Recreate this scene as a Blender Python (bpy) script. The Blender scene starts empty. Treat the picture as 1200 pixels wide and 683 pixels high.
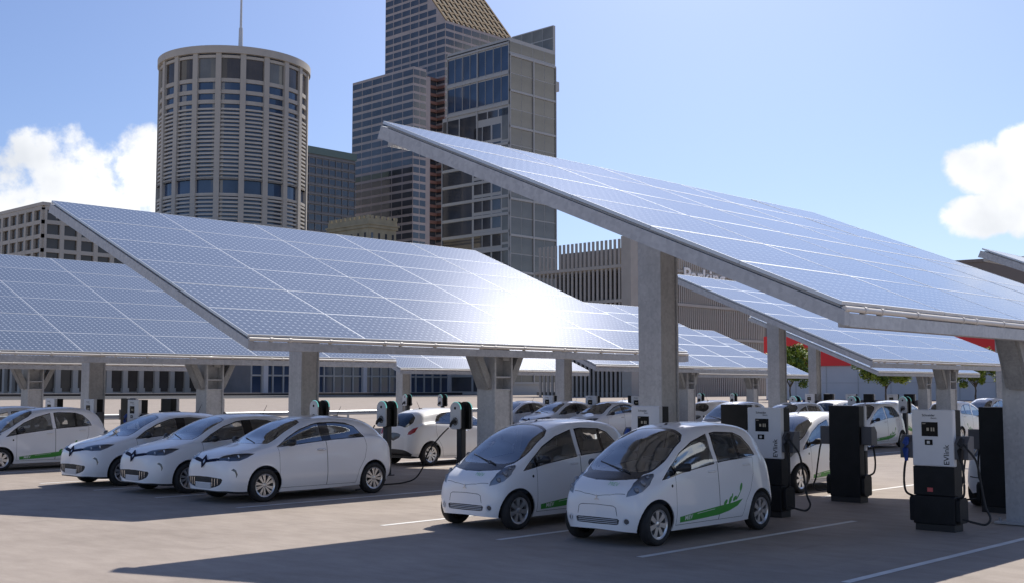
import bpy, bmesh, math, random
import numpy as np
from mathutils import Vector, Matrix
from mathutils.geometry import delaunay_2d_cdt
random.seed(7)
SC=bpy.context.scene
COL=SC.collection
R=math.radians

# ------------------------------------------------------------------ helpers
def tag(o,label=None,cat=None,group=None,kind=None):
    if label: o['label']=label
    if cat: o['category']=cat
    if group: o['group']=group
    if kind: o['kind']=kind
    return o
def empty(name,loc=(0,0,0),rz=0.):
    o=bpy.data.objects.new(name,None); COL.objects.link(o)
    o.location=loc; o.rotation_euler=(0,0,rz); o.empty_display_size=.2
    return o
def thing(name,label,cat,loc=(0,0,0),rz=0.,group=None):
    return tag(empty(name,loc,rz),label,cat,group)
def link(name,me,parent=None,loc=None,rot=None):
    o=bpy.data.objects.new(name,me); COL.objects.link(o)
    if parent is not None: o.parent=parent
    if loc is not None: o.location=loc
    if rot is not None: o.rotation_euler=rot
    return o
KIDS={}
def copy_tree(o,parent=None):
    c=o.copy(); COL.objects.link(c)
    if parent is not None: c.parent=parent
    for ch in list(o.children): copy_tree(ch,c)
    return c
class MB:
    """collects shapes into one mesh"""
    def __init__(s): s.v=[]; s.f=[]; s.m=[]; s.sm=[]
    def add(s,vs,fs,mat=0,smooth=False):
        b=len(s.v); s.v+= [tuple(p) for p in vs]
        for f in fs: s.f.append(tuple(i+b for i in f)); s.m.append(mat); s.sm.append(smooth)
    def box(s,a,b,mat=0):
        (x0,y0,z0),(x1,y1,z1)=a,b
        s.add([(x0,y0,z0),(x1,y0,z0),(x1,y1,z0),(x0,y1,z0),(x0,y0,z1),(x1,y0,z1),(x1,y1,z1),(x0,y1,z1)],
              [(0,3,2,1),(4,5,6,7),(0,1,5,4),(1,2,6,5),(2,3,7,6),(3,0,4,7)],mat)
    def cbox(s,c,d,mat=0):
        s.box([c[i]-d[i]/2 for i in range(3)],[c[i]+d[i]/2 for i in range(3)],mat)
    def prism(s,poly,axis,a,b,mat=0,smooth=False):
        """poly 2D extruded along axis (0,1,2) from a to b"""
        def P(p,t):
            q=[0,0,0]; o=[i for i in range(3) if i!=axis]; q[o[0]]=p[0]; q[o[1]]=p[1]; q[axis]=t; return tuple(q)
        n=len(poly); vs=[P(p,a) for p in poly]+[P(p,b) for p in poly]
        fs=[tuple(range(n))[::-1],tuple(range(n,2*n))]
        s.add(vs,fs,mat,False)
        s.add(vs,[(i,(i+1)%n,(i+1)%n+n,i+n) for i in range(n)],mat,smooth)
    def tube(s,path,r,n=8,mat=0,caps=True):
        path=[Vector(p) for p in path]; rr=r if isinstance(r,(list,tuple)) else [r]*len(path)
        vs=[]; up=Vector((0,0,1))
        for i,p in enumerate(path):
            t=(path[min(i+1,len(path)-1)]-path[max(i-1,0)]).normalized()
            a=t.cross(up)
            if a.length<1e-3: a=t.cross(Vector((1,0,0)))
            a.normalize(); b=t.cross(a)
            for k in range(n):
                th=2*math.pi*k/n; vs.append(p+a*(rr[i]*math.cos(th))+b*(rr[i]*math.sin(th)))
        fs=[]
        for i in range(len(path)-1):
            for k in range(n):
                fs.append((i*n+k,i*n+(k+1)%n,(i+1)*n+(k+1)%n,(i+1)*n+k))
        s.add(vs,fs,mat,True)
        if caps:
            s.add(vs[:n],[tuple(range(n))],mat); s.add(vs[-n:],[tuple(range(n))],mat)
    def lathe(s,prof,axis='y',n=32,c=(0,0,0),mat=0,smooth=True,closed=False):
        """prof [(r,t)] about axis through c"""
        vs=[];
        for (r,t) in prof:
            for k in range(n):
                a=2*math.pi*k/n; p,q=r*math.cos(a),r*math.sin(a)
                vs.append({'y':(c[0]+p,c[1]+t,c[2]+q),'z':(c[0]+p,c[1]+q,c[2]+t),'x':(c[0]+t,c[1]+p,c[2]+q)}[axis])
        fs=[]; m=len(prof)
        for i in range(m-1 if not closed else m):
            j=(i+1)%m
            for k in range(n): fs.append((i*n+k,i*n+(k+1)%n,j*n+(k+1)%n,j*n+k))
        s.add(vs,fs,mat,smooth)
    def mesh(s,name,mats):
        me=bpy.data.meshes.new(name); me.from_pydata(s.v,[],s.f)
        for m in (mats if isinstance(mats,(list,tuple)) else [mats]): me.materials.append(m)
        me.polygons.foreach_set('material_index',s.m); me.polygons.foreach_set('use_smooth',s.sm)
        bm=bmesh.new(); bm.from_mesh(me); bmesh.ops.recalc_face_normals(bm,faces=bm.faces); bm.to_mesh(me); bm.free()
        me.update(); return me
    def build(s,name,mats,parent=None,bevel=0.,loc=None,rot=None,kind=None):
        o=link(name,s.mesh(name,mats),parent,loc,rot)
        if bevel:
            md=o.modifiers.new('Bevel','BEVEL'); md.width=bevel; md.segments=2; md.limit_method='ANGLE'; md.angle_limit=R(40)
        if kind: o['kind']=kind
        return o
def circ(cx,cy,r,n=24,a0=0,a1=2*math.pi):
    full=abs(a1-a0-2*math.pi)<1e-6
    return [(cx+r*math.cos(a0+(a1-a0)*i/(n if full else n-1)),cy+r*math.sin(a0+(a1-a0)*i/(n if full else n-1))) for i in range(n)]
def text_mesh(txt,size,depth=0.,bold=0.):
    cu=bpy.data.curves.new('lettering','FONT'); cu.body=txt; cu.size=size; cu.extrude=depth; cu.align_x='LEFT'; cu.offset=bold
    cu.resolution_u=3
    o=bpy.data.objects.new('lettering',cu); COL.objects.link(o)
    dg=bpy.context.evaluated_depsgraph_get(); dg.update()
    me=bpy.data.meshes.new_from_object(o.evaluated_get(dg))
    bpy.data.objects.remove(o); return me

# ------------------------------------------------------------------ materials
class NT:
    def __init__(s,name):
        s.m=bpy.data.materials.new(name); s.m.use_nodes=True; s.t=s.m.node_tree; s.n=s.t.nodes; s.b=s.n['Principled BSDF']
    def new(s,t,**k):
        q=s.n.new(t)
        for a,b in k.items(): setattr(q,a,b)
        return q
    def l(s,a,b): s.t.links.new(a,b)
    def setp(s,**k):
        for a,b in k.items():
            a=a.replace('_',' ')
            s.b.inputs[a].default_value=(b+(1,)) if isinstance(b,tuple) and len(b)==3 else b
def simple(name,col,rough=.5,metal=0.,coat=0.,spec=.5,emit=None,var=0.,scale=8.,bump=0.):
    q=NT(name); q.setp(Base_Color=col,Roughness=rough,Metallic=metal,Coat_Weight=coat,Specular_IOR_Level=spec)
    if emit: q.setp(Emission_Color=emit[0],Emission_Strength=emit[1])
    if var or bump:
        tc=q.new('ShaderNodeTexCoord'); nz=q.new('ShaderNodeTexNoise'); nz.inputs['Scale'].default_value=scale; nz.inputs['Detail'].default_value=6
        q.l(tc.outputs['Object'],nz.inputs['Vector'])
        if var:
            r=q.new('ShaderNodeValToRGB'); r.color_ramp.elements[0].position=.3; r.color_ramp.elements[1].position=.7
            r.color_ramp.elements[0].color=tuple(c*(1-var) for c in col)+(1,); r.color_ramp.elements[1].color=tuple(min(1,c*(1+var)) for c in col)+(1,)
            q.l(nz.outputs['Fac'],r.inputs['Fac']); q.l(r.outputs['Color'],q.b.inputs['Base Color'])
        if bump:
            bp=q.new('ShaderNodeBump'); bp.inputs['Strength'].default_value=bump; bp.inputs['Distance'].default_value=.01
            q.l(nz.outputs['Fac'],bp.inputs['Height']); q.l(bp.outputs['Normal'],q.b.inputs['Normal'])
    return q.m
def math_n(q,op,a,b=None,c=None):
    n=q.new('ShaderNodeMath',operation=op)
    for i,x in enumerate((a,b,c)):
        if x is None: continue
        if isinstance(x,(int,float)): n.inputs[i].default_value=x
        else: q.l(x,n.inputs[i])
    return n.outputs[0]
M={}
def mat_paint():
    q=NT('white car paint'); q.setp(Base_Color=(.84,.84,.85),Roughness=.4,Coat_Weight=.8,Coat_Roughness=.06)
    return q.m
def mat_glass(name,tint,refl=.0):
    q=NT(name); q.n.remove(q.b); out=q.n['Material Output']
    t=q.new('ShaderNodeBsdfTransparent'); t.inputs[0].default_value=tint+(1,)
    g=q.new('ShaderNodeBsdfGlossy'); g.inputs['Roughness'].default_value=.03; g.inputs[0].default_value=(.9,.95,1,1)
    f=q.new('ShaderNodeFresnel'); f.inputs[0].default_value=1.5
    a=math_n(q,'ADD',f.outputs[0],refl); a=math_n(q,'MINIMUM',a,1.)
    mx=q.new('ShaderNodeMixShader'); q.l(a,mx.inputs[0]); q.l(t.outputs[0],mx.inputs[1]); q.l(g.outputs[0],mx.inputs[2])
    q.l(mx.outputs[0],out.inputs[0]); return q.m
def mat_panel():
    q=NT('solar cells'); tc=q.new('ShaderNodeTexCoord'); sp=q.new('ShaderNodeSeparateXYZ'); q.l(tc.outputs['Object'],sp.inputs[0])
    pitch=.157
    def cell(o): return math_n(q,'ABSOLUTE',math_n(q,'SUBTRACT',math_n(q,'FRACT',math_n(q,'DIVIDE',o,pitch)),.5))
    cx=cell(sp.outputs[0]); cy=cell(sp.outputs[1])
    # light backsheet in the diamond where four cell corners meet (|cx|,|cy| near .5) and thin gaps between the cells
    s=math_n(q,'ADD',cx,cy); dia=math_n(q,'GREATER_THAN',s,.80)
    gap=math_n(q,'GREATER_THAN',math_n(q,'MAXIMUM',cx,cy),.482)
    bus=math_n(q,'LESS_THAN',math_n(q,'ABSOLUTE',math_n(q,'SUBTRACT',cy,.2)),.010)
    lt=math_n(q,'MAXIMUM',dia,math_n(q,'MULTIPLY',math_n(q,'MAXIMUM',gap,bus),.55))
    nz=q.new('ShaderNodeTexNoise'); nz.inputs['Scale'].default_value=1.1; nz.inputs['Detail'].default_value=3
    q.l(tc.outputs['Object'],nz.inputs['Vector'])
    oi=q.new('ShaderNodeObjectInfo')
    base=q.new('ShaderNodeMix',data_type='RGBA'); base.inputs[6].default_value=(.080,.106,.152,1); base.inputs[7].default_value=(.110,.138,.188,1)
    q.l(math_n(q,'MULTIPLY',math_n(q,'ADD',nz.outputs['Fac'],oi.outputs['Random']),.5),base.inputs[0])
    mx=q.new('ShaderNodeMix',data_type='RGBA'); q.l(lt,mx.inputs[0]); q.l(base.outputs[2],mx.inputs[6]); mx.inputs[7].default_value=(.42,.46,.52,1)
    q.l(mx.outputs[2],q.b.inputs['Base Color']); q.setp(Roughness=.13,IOR=1.5,Coat_Weight=.0)
    return q.m
def mat_galv(name,c0,c1,sc=3.,rough=.5,metal=.35,streak=True):
    q=NT(name); tc=q.new('ShaderNodeTexCoord')
    nz=q.new('ShaderNodeTexNoise'); nz.inputs['Scale'].default_value=sc; nz.inputs['Detail'].default_value=9; nz.inputs['Roughness'].default_value=.65
    v=q.new('ShaderNodeTexVoronoi'); v.inputs['Scale'].default_value=sc*9
    q.l(tc.outputs['Object'],nz.inputs['Vector']); q.l(tc.outputs['Object'],v.inputs['Vector'])
    sx=q.new('ShaderNodeSeparateColor'); q.l(v.outputs['Color'],sx.inputs[0])
    mp=q.new('ShaderNodeMapping'); mp.inputs['Scale'].default_value=(9,9,.5); q.l(tc.outputs['Object'],mp.inputs[0])
    n2=q.new('ShaderNodeTexNoise'); n2.inputs['Scale'].default_value=1.2; n2.inputs['Detail'].default_value=5; q.l(mp.outputs[0],n2.inputs['Vector'])
    f=math_n(q,'ADD',math_n(q,'MULTIPLY',nz.outputs['Fac'],.55),math_n(q,'ADD',math_n(q,'MULTIPLY',sx.outputs[0],.2),math_n(q,'MULTIPLY',n2.outputs['Fac'],.35)))
    r=q.new('ShaderNodeValToRGB'); r.color_ramp.elements[0].position=.35; r.color_ramp.elements[1].position=.75
    r.color_ramp.elements[0].color=c0+(1,); r.color_ramp.elements[1].color=c1+(1,)
    q.l(f,r.inputs['Fac']); q.l(r.outputs[0],q.b.inputs['Base Color']); q.setp(Roughness=rough,Metallic=metal)
    bp=q.new('ShaderNodeBump'); bp.inputs['Strength'].default_value=.12; bp.inputs['Distance'].default_value=.01; q.l(f,bp.inputs['Height']); q.l(bp.outputs[0],q.b.inputs['Normal'])
    return q.m
def mat_ground():
    q=NT('concrete paving'); tc=q.new('ShaderNodeTexCoord')
    def noise(s,d,r=.6,sc=None):
        n=q.new('ShaderNodeTexNoise'); n.inputs['Scale'].default_value=s; n.inputs['Detail'].default_value=d; n.inputs['Roughness'].default_value=r
        if sc:
            mp=q.new('ShaderNodeMapping'); mp.inputs['Scale'].default_value=sc; q.l(tc.outputs['Object'],mp.inputs[0]); q.l(mp.outputs[0],n.inputs['Vector'])
        else: q.l(tc.outputs['Object'],n.inputs['Vector'])
        return n.outputs['Fac']
    a=noise(.35,6); b=noise(3.,8,.7,(1,.35,1)); c=noise(60,3,.7)
    f=math_n(q,'ADD',math_n(q,'MULTIPLY',a,.34),math_n(q,'ADD',math_n(q,'MULTIPLY',b,.42),math_n(q,'MULTIPLY',c,.24)))
    r=q.new('ShaderNodeValToRGB'); e=r.color_ramp.elements; e[0].position=.36; e[1].position=.64
    e[0].color=(.26,.217,.182,1); e[1].color=(.415,.353,.30,1)
    q.l(f,r.inputs[0])
    # oil drips and tyre scuffs with their own outline
    st=noise(1.1,5,.6,(.35,1.6,1)); sr=q.new('ShaderNodeValToRGB'); sr.color_ramp.elements[0].position=.60; sr.color_ramp.elements[1].position=.74
    q.l(st,sr.inputs[0]); mx=q.new('ShaderNodeMix',data_type='RGBA'); q.l(math_n(q,'MULTIPLY',sr.outputs[0],.35),mx.inputs[0]); q.l(r.outputs[0],mx.inputs[6]); mx.inputs[7].default_value=(.17,.145,.125,1)
    q.l(mx.outputs[2],q.b.inputs['Base Color']); q.setp(Roughness=.85,Specular_IOR_Level=.25)
    bp=q.new('ShaderNodeBump'); bp.inputs['Strength'].default_value=.35; bp.inputs['Distance'].default_value=.01; q.l(math_n(q,'ADD',c,b),bp.inputs['Height']); q.l(bp.outputs[0],q.b.inputs['Normal'])
    return q.m
def mats():
    M['paint']=mat_paint()
    M['glass']=mat_glass('car window glass',(.88,.90,.90),.19)
    M['dglass']=mat_glass('tinted rear glass',(.30,.31,.31),.06)
    M['lens']=mat_glass('headlight lens',(.9,.92,.94),.04)
    M['gloss']=simple('gloss black trim',(.012,.012,.014),.12,coat=.5)
    M['hood']=simple('dark plenum plastic',(.03,.032,.036),.22)
    M['trim']=simple('black plastic trim',(.018,.018,.02),.5)
    M['gap']=simple('panel gap',(.03,.03,.032),.8)
    M['lining']=simple('grey cabin lining',(.48,.48,.49),.8)
    M['seat']=simple('grey seat fabric',(.36,.36,.37),.9)
    M['seatl']=simple('light seat fabric',(.62,.61,.58),.9)
    M['rubber']=simple('tyre rubber',(.022,.022,.023),.75,var=.3,scale=20)
    M['rim']=simple('alloy wheel silver',(.62,.62,.63),.28,metal=.85)
    M['disc']=simple('dark brake disc',(.06,.06,.062),.5,metal=.5)
    M['chrome']=simple('chrome',(.75,.76,.78),.12,metal=1.)
    M['refl']=simple('lamp reflector',(.55,.56,.58),.3,metal=.35)
    M['reflz']=simple('grey lamp housing',(.24,.24,.255),.3,metal=.2)
    M['inter']=simple('dashboard plastic',(.15,.15,.155),.6)
    M['red']=simple('tail lamp red',(.35,.02,.025),.15,coat=.5)
    M['lampgrey']=simple('smoked lamp glass',(.10,.10,.105),.12,coat=.6)
    M['navy']=simple('dark blue emblem',(.008,.010,.032),.6,spec=.12)
    M['green']=simple('green decal',(.055,.30,.045),.4)
    M['pgreen']=simple('pale green lettering',(.35,.62,.40),.4)
    M['lett']=simple('white lettering',(.72,.76,.70),.4)
    M['platem']=simple('plain number plate',(.55,.56,.58),.35)
    M['panel']=mat_panel()
    M['pframe']=simple('aluminium panel frame',(.56,.59,.63),.35,metal=.4)
    M['galv']=mat_galv('galvanised steel',(.36,.37,.39),(.52,.53,.545),2.2,metal=.1)
    M['galvd']=mat_galv('galvanised bracket steel',(.24,.245,.25),(.38,.385,.39),4.,metal=.1)
    M['soffit']=simple('pale module backsheet',(.50,.50,.50),.6)
    M['pipe']=simple('pale plastic gutter pipe',(.62,.58,.53),.45,var=.06,scale=2)
    M['cab']=simple('white charger enclosure',(.70,.71,.74),.4,var=.03,scale=3)
    M['cabk']=simple('black charger enclosure',(.011,.012,.014),.5,var=.3,scale=4,spec=.25)
    M['cabg']=simple('grey connector holster',(.10,.10,.11),.5)
    M['screen']=simple('charger display',(.006,.007,.009),.22,spec=.12)
    M['screeni']=simple('display picture',(.30,.28,.24),.5,emit=((.25,.22,.16),.1))
    M['teal']=simple('teal status light',(.30,.70,.68),.3,emit=((.25,.85,.8),.35))
    M['blue']=simple('blue connector',(.02,.06,.28),.4)
    M['sticker']=simple('red sticker',(.55,.10,.10),.5)
    M['dark']=simple('charcoal post',(.022,.025,.03),.4)
    M['ink']=simple('dark print',(.02,.022,.025),.5)
    M['line']=simple('worn road paint',(.70,.68,.64),.7,var=.14,scale=3.)
    M['ground']=mat_ground()
    M['asphalt']=simple('asphalt',(.05,.05,.052),.85,var=.2,scale=.5)
    M['kerb']=simple('concrete kerb',(.42,.40,.37),.8,var=.1,scale=1.)
    M['rail']=simple('galvanised guard rail',(.36,.38,.40),.4,metal=.5,var=.1,scale=2)
    M['bark']=simple('bark',(.10,.08,.06),.9,var=.3,scale=6)
    M['leafa']=simple('young leaf',(.26,.32,.035),.6,var=.35,scale=1.5)
    M['leafb']=simple('dark leaf',(.10,.16,.025),.6,var=.35,scale=1.5)
    # buildings
    M['tanst']=simple('tan precast concrete',(.47,.43,.375),.8,var=.08,scale=.15)
    M['tanst2']=simple('weathered stone',(.40,.35,.24),.85,var=.15,scale=.3)
    M['bwin']=simple('dark office glass',(.05,.053,.062),.06,var=.6,scale=.05,spec=1.)
    M['bwinb']=simple('blue tower glass',(.035,.06,.11),.06,var=.5,scale=.06,spec=.8)
    M['bwinbr']=simple('bronze tower glass',(.075,.062,.052),.15,var=.4,scale=.1)
    M['granite']=simple('grey pink granite',(.40,.345,.33),.6,var=.08,scale=.2)
    M['red_gr']=simple('red granite ledge',(.25,.13,.10),.6,var=.1,scale=.2)
    M['louvre']=simple('pale metal louvre',(.52,.48,.42),.55,var=.06,scale=.2)
    M['olive']=simple('olive spandrel glass',(.175,.172,.155),.09,var=.25,scale=.10)
    M['mull']=simple('pale mullion',(.42,.415,.40),.5)
    M['gold']=simple('bronze roof lattice',(.22,.155,.09),.85,spec=.1)
    M['rglz']=simple('dull roof glazing',(.035,.03,.026),.7,spec=.1)
    M['grey_b']=simple('grey cladding',(.20,.20,.21),.6,var=.1,scale=.2)
    M['teal_r']=simple('oxidised copper roof',(.13,.19,.18),.6)
    M['slat']=simple('taupe aluminium slat',(.38,.345,.305),.5,var=.06,scale=.5)
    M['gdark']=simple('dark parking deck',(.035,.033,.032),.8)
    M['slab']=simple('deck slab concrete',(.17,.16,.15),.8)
    M['sign']=simple('off white sign letters',(.86,.85,.82),.5)
    M['storeg']=simple('pale grey store cladding',(.56,.55,.56),.6,var=.05,scale=.2)
    M['storer']=simple('red store fascia',(.86,.022,.022),.45)
    M['storet']=simple('taupe upper cladding',(.20,.165,.145),.7,var=.05,scale=.2)
    M['antenna']=simple('white steel mast',(.6,.6,.6),.5)
mats()
import numpy as np
def pchip(ts, ys, t):
    ts=np.asarray(ts,float); ys=np.asarray(ys,float); t=np.asarray(t,float)
    hh=np.diff(ts); d=np.diff(ys)/hh; n=len(ts); m=np.zeros(n)
    for i in range(1,n-1):
        if d[i-1]*d[i]>0:
            w1=2*hh[i]+hh[i-1]; w2=hh[i]+2*hh[i-1]
            m[i]=(w1+w2)/(w1/d[i-1]+w2/d[i])
    m[0]=d[0]*1.0; m[-1]=d[-1]*1.0
    i=np.clip(np.searchsorted(ts,t,side='right')-1,0,n-2)
    s=(t-ts[i])/hh[i]
    h00=2*s**3-3*s**2+1; h10=s**3-2*s**2+s; h01=-2*s**3+3*s**2; h11=s**3-s**2
    return h00*ys[i]+h10*hh[i]*m[i]+h01*ys[i+1]+h11*hh[i]*m[i+1]
class Body:
    NV=7
    def __init__(s,ST):
        s.N=len(ST)-1; s.us=np.arange(s.N+1)
        s.X=np.array([r[0] for r in ST]); s.Y=np.array([list(r[1])+[0.] for r in ST]); s.Z=np.array([r[2] for r in ST])
    def S(s,u,v):
        u=np.asarray(u,float); v=np.asarray(v,float)
        x=pchip(s.us,s.X,u)
        cy=np.stack([pchip(s.us,s.Y[:,k],u) for k in range(8)]); cz=np.stack([pchip(s.us,s.Z[:,k],u) for k in range(8)])
        # ghosts
        cy=np.concatenate([2*cy[:1]-cy[1:2],cy,-cy[6:7]]); cz=np.concatenate([2*cz[:1]-cz[1:2],cz,cz[6:7]])
        i=np.clip(np.floor(v).astype(int),0,6); t=v-i
        idx=np.arange(u.size).reshape(u.shape)
        def g(c,k): return np.take_along_axis(c,(i+k)[None],0)[0]
        def cr(c):
            a,b,cc,d=g(c,0),g(c,1),g(c,2),g(c,3)
            return .5*(2*b+(cc-a)*t+(2*a-5*b+4*cc-d)*t*t+(3*b-a-3*cc+d)*t**3)
        return np.stack([x,cr(cy),cr(cz)],-1)
    def nrm(s,u,v):
        e=1e-3
        u=np.asarray(u,float);v=np.asarray(v,float)
        du=s.S(np.minimum(u+e,s.N),v)-s.S(np.maximum(u-e,0),v)
        dv=s.S(u,np.minimum(v+e,7))-s.S(u,np.maximum(v-e,0))
        n=np.cross(dv,du); l=np.linalg.norm(n,axis=-1,keepdims=True); return n/np.maximum(l,1e-12)
    def ux(s,x):
        if not hasattr(s,'_ut'):
            s._ut=np.linspace(0,s.N,s.N*400+1); s._xt=pchip(s.us,s.X,s._ut)
        return float(np.interp(x,s._xt,s._ut))
    def side(s,x,z,vmax=5.6):
        """surface parameters of the flank point at length x and height z"""
        u=s.ux(x); v=np.linspace(0,vmax,281); zz=np.maximum.accumulate(s.S(np.full_like(v,u),v)[:,2])
        return (u,float(np.interp(z,zz,v)))
    def top(s,x,y):
        u=s.ux(x); v=np.linspace(2.,7.,251); yy=np.minimum.accumulate(s.S(np.full_like(v,u),v)[:,1])
        return (u,float(np.interp(-y,-yy,v)))
    def front(s,y,z):
        """surface parameters of the nose point seen from in front at half width y and height z"""
        if not hasattr(s,'_fg'):
            U,V=np.meshgrid(np.linspace(0,4,481),np.linspace(0,7,421),indexing='ij'); s._fg=(U.ravel(),V.ravel(),s.S(U,V).reshape(-1,3))
        U,V,P=s._fg; k=((P[:,1]-y)**2+(P[:,2]-z)**2+(P[:,0]*.02)**2).argmin(); return (float(U[k]),float(V[k]))
    def xfront(s,y,z):
        u,v=s.front(abs(y),z); return float(s.S(np.array([u]),np.array([v]))[0,0])
MIEV=[
(0.00,(0,0,0,0,0,0,0),(.215,.29,.38,.47,.53,.57,.595,.605)),
(0.02,(.35,.39,.41,.385,.31,.235,.125),(.205,.29,.41,.54,.625,.67,.69,.695)),
(0.08,(.53,.58,.60,.565,.48,.39,.205),(.195,.30,.45,.61,.70,.745,.77,.78)),
(0.18,(.61,.655,.67,.64,.575,.48,.26),(.185,.31,.48,.66,.77,.82,.85,.86)),
(0.32,(.64,.69,.70,.685,.63,.54,.29),(.18,.32,.49,.71,.83,.89,.925,.935)),
(0.50,(.67,.715,.725,.71,.66,.59,.32),(.17,.32,.5,.76,.88,.965,1.015,1.03)),
(0.75,(.68,.725,.735,.72,.68,.62,.34),(.17,.32,.5,.83,.98,1.11,1.19,1.21)),
(1.05,(.68,.725,.7375,.715,.66,.585,.34),(.17,.32,.5,.88,1.08,1.29,1.385,1.405)),
(1.40,(.68,.725,.7375,.705,.64,.55,.32),(.17,.32,.5,.93,1.17,1.435,1.52,1.54)),
(1.80,(.68,.725,.7375,.70,.635,.535,.31),(.17,.32,.5,.97,1.22,1.515,1.585,1.60)),
(2.25,(.68,.725,.7375,.70,.635,.53,.31),(.17,.32,.5,1.01,1.24,1.53,1.595,1.61)),
(2.65,(.68,.725,.7375,.695,.63,.525,.30),(.18,.32,.5,1.04,1.25,1.51,1.575,1.59)),
(2.95,(.68,.725,.7375,.685,.615,.51,.29),(.20,.32,.5,1.05,1.23,1.46,1.525,1.54)),
(3.15,(.66,.71,.722,.665,.595,.485,.28),(.22,.34,.5,1.0,1.17,1.36,1.425,1.44)),
(3.30,(.62,.685,.70,.64,.57,.45,.26),(.23,.35,.5,.92,1.06,1.20,1.27,1.285)),
(3.40,(.55,.61,.63,.58,.52,.40,.23),(.25,.37,.5,.82,.92,1.02,1.08,1.095)),
(3.46,(.38,.45,.48,.45,.40,.31,.17),(.29,.39,.5,.70,.78,.84,.88,.89)),
(3.475,(0,0,0,0,0,0,0),(.33,.41,.5,.6,.65,.68,.70,.71)),
]
ZOE=[
(0.00,(0,0,0,0,0,0,0),(.22,.32,.43,.54,.61,.65,.67,.68)),
(0.02,(.38,.43,.45,.43,.36,.28,.15),(.21,.32,.44,.58,.67,.715,.74,.75)),
(0.10,(.57,.64,.66,.64,.57,.47,.26),(.20,.33,.46,.64,.745,.795,.825,.835)),
(0.25,(.70,.76,.775,.755,.69,.59,.32),(.18,.33,.48,.70,.81,.865,.90,.91)),
(0.50,(.76,.81,.825,.80,.74,.64,.35),(.17,.33,.5,.76,.87,.93,.97,.98)),
(0.85,(.79,.835,.85,.825,.77,.68,.37),(.17,.33,.52,.82,.93,1.0,1.045,1.06)),
(1.12,(.80,.845,.86,.835,.77,.69,.38),(.17,.33,.54,.87,.99,1.075,1.13,1.145)),
(1.45,(.80,.845,.863,.83,.75,.655,.36),(.17,.33,.55,.92,1.08,1.23,1.32,1.335)),
(1.80,(.80,.845,.863,.825,.735,.62,.34),(.17,.33,.55,.95,1.15,1.37,1.46,1.48)),
(2.15,(.80,.845,.863,.82,.72,.595,.34),(.17,.33,.55,.975,1.19,1.45,1.535,1.555)),
(2.55,(.80,.845,.863,.82,.715,.585,.33),(.18,.33,.55,1.0,1.21,1.465,1.55,1.565)),
(2.95,(.80,.845,.863,.815,.71,.575,.33),(.19,.33,.55,1.03,1.215,1.435,1.53,1.55)),
(3.30,(.80,.845,.863,.81,.70,.56,.32),(.21,.34,.55,1.06,1.21,1.39,1.49,1.51)),
(3.60,(.76,.81,.835,.79,.675,.53,.30),(.23,.35,.55,1.06,1.17,1.31,1.41,1.43)),
(3.82,(.70,.765,.79,.745,.635,.49,.28),(.25,.36,.55,.99,1.08,1.18,1.27,1.285)),
(3.98,(.58,.655,.685,.65,.55,.42,.24),(.28,.38,.55,.86,.93,1.0,1.07,1.085)),
(4.06,(.40,.47,.49,.46,.39,.30,.17),(.32,.41,.55,.73,.79,.84,.88,.89)),
(4.084,(0,0,0,0,0,0,0),(.36,.43,.52,.6,.65,.68,.71,.72)),
]
# ------------------------------------------------------------------ cars
def seg_dense(poly,step,closed=True):
    out=[]; n=len(poly)
    for i in range(n if closed else n-1):
        a=poly[i]; b=poly[(i+1)%n]; d=math.hypot(b[0]-a[0],b[1]-a[1]); k=max(1,int(math.ceil(d/step)))
        for j in range(k): out.append((a[0]+(b[0]-a[0])*j/k,a[1]+(b[1]-a[1])*j/k))
    if not closed: out.append(poly[-1])
    return out
def clip_half(poly,nx,ny,c):
    """keep nx*x+ny*y<=c"""
    out=[]; n=len(poly)
    for i in range(n):
        a=poly[i]; b=poly[(i+1)%n]; da=nx*a[0]+ny*a[1]-c; db=nx*b[0]+ny*b[1]-c
        if da<=0: out.append(a)
        if da*db<0:
            t=da/(da-db); out.append((a[0]+(b[0]-a[0])*t,a[1]+(b[1]-a[1])*t))
    return out
def inset(poly,d):
    n=len(poly); A=sum(poly[i][0]*poly[(i+1)%n][1]-poly[(i+1)%n][0]*poly[i][1] for i in range(n))
    s=1 if A>0 else -1; out=[]
    for i in range(n):
        p,q,r=poly[i-1],poly[i],poly[(i+1)%n]
        def nn(a,b):
            l=math.hypot(b[0]-a[0],b[1]-a[1]) or 1e-9; return (-(b[1]-a[1])/l*s,(b[0]-a[0])/l*s)
        n1,n2=nn(p,q),nn(q,r); bx,by=n1[0]+n2[0],n1[1]+n2[1]; k=1+n1[0]*n2[0]+n1[1]*n2[1]
        k=max(k,.5); out.append((q[0]+d*bx/k,q[1]+d*by/k))
    return out
def in_poly(P,poly):
    x,y=P[:,0],P[:,1]; ins=np.zeros(len(P),bool); n=len(poly)
    for i in range(n):
        x1,y1=poly[i]; x2,y2=poly[(i+1)%n]
        if y1==y2: continue
        c=((y1>y)!=(y2>y))&(x<(x2-x1)*(y-y1)/(y2-y1)+x1); ins^=c
    return ins
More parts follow.
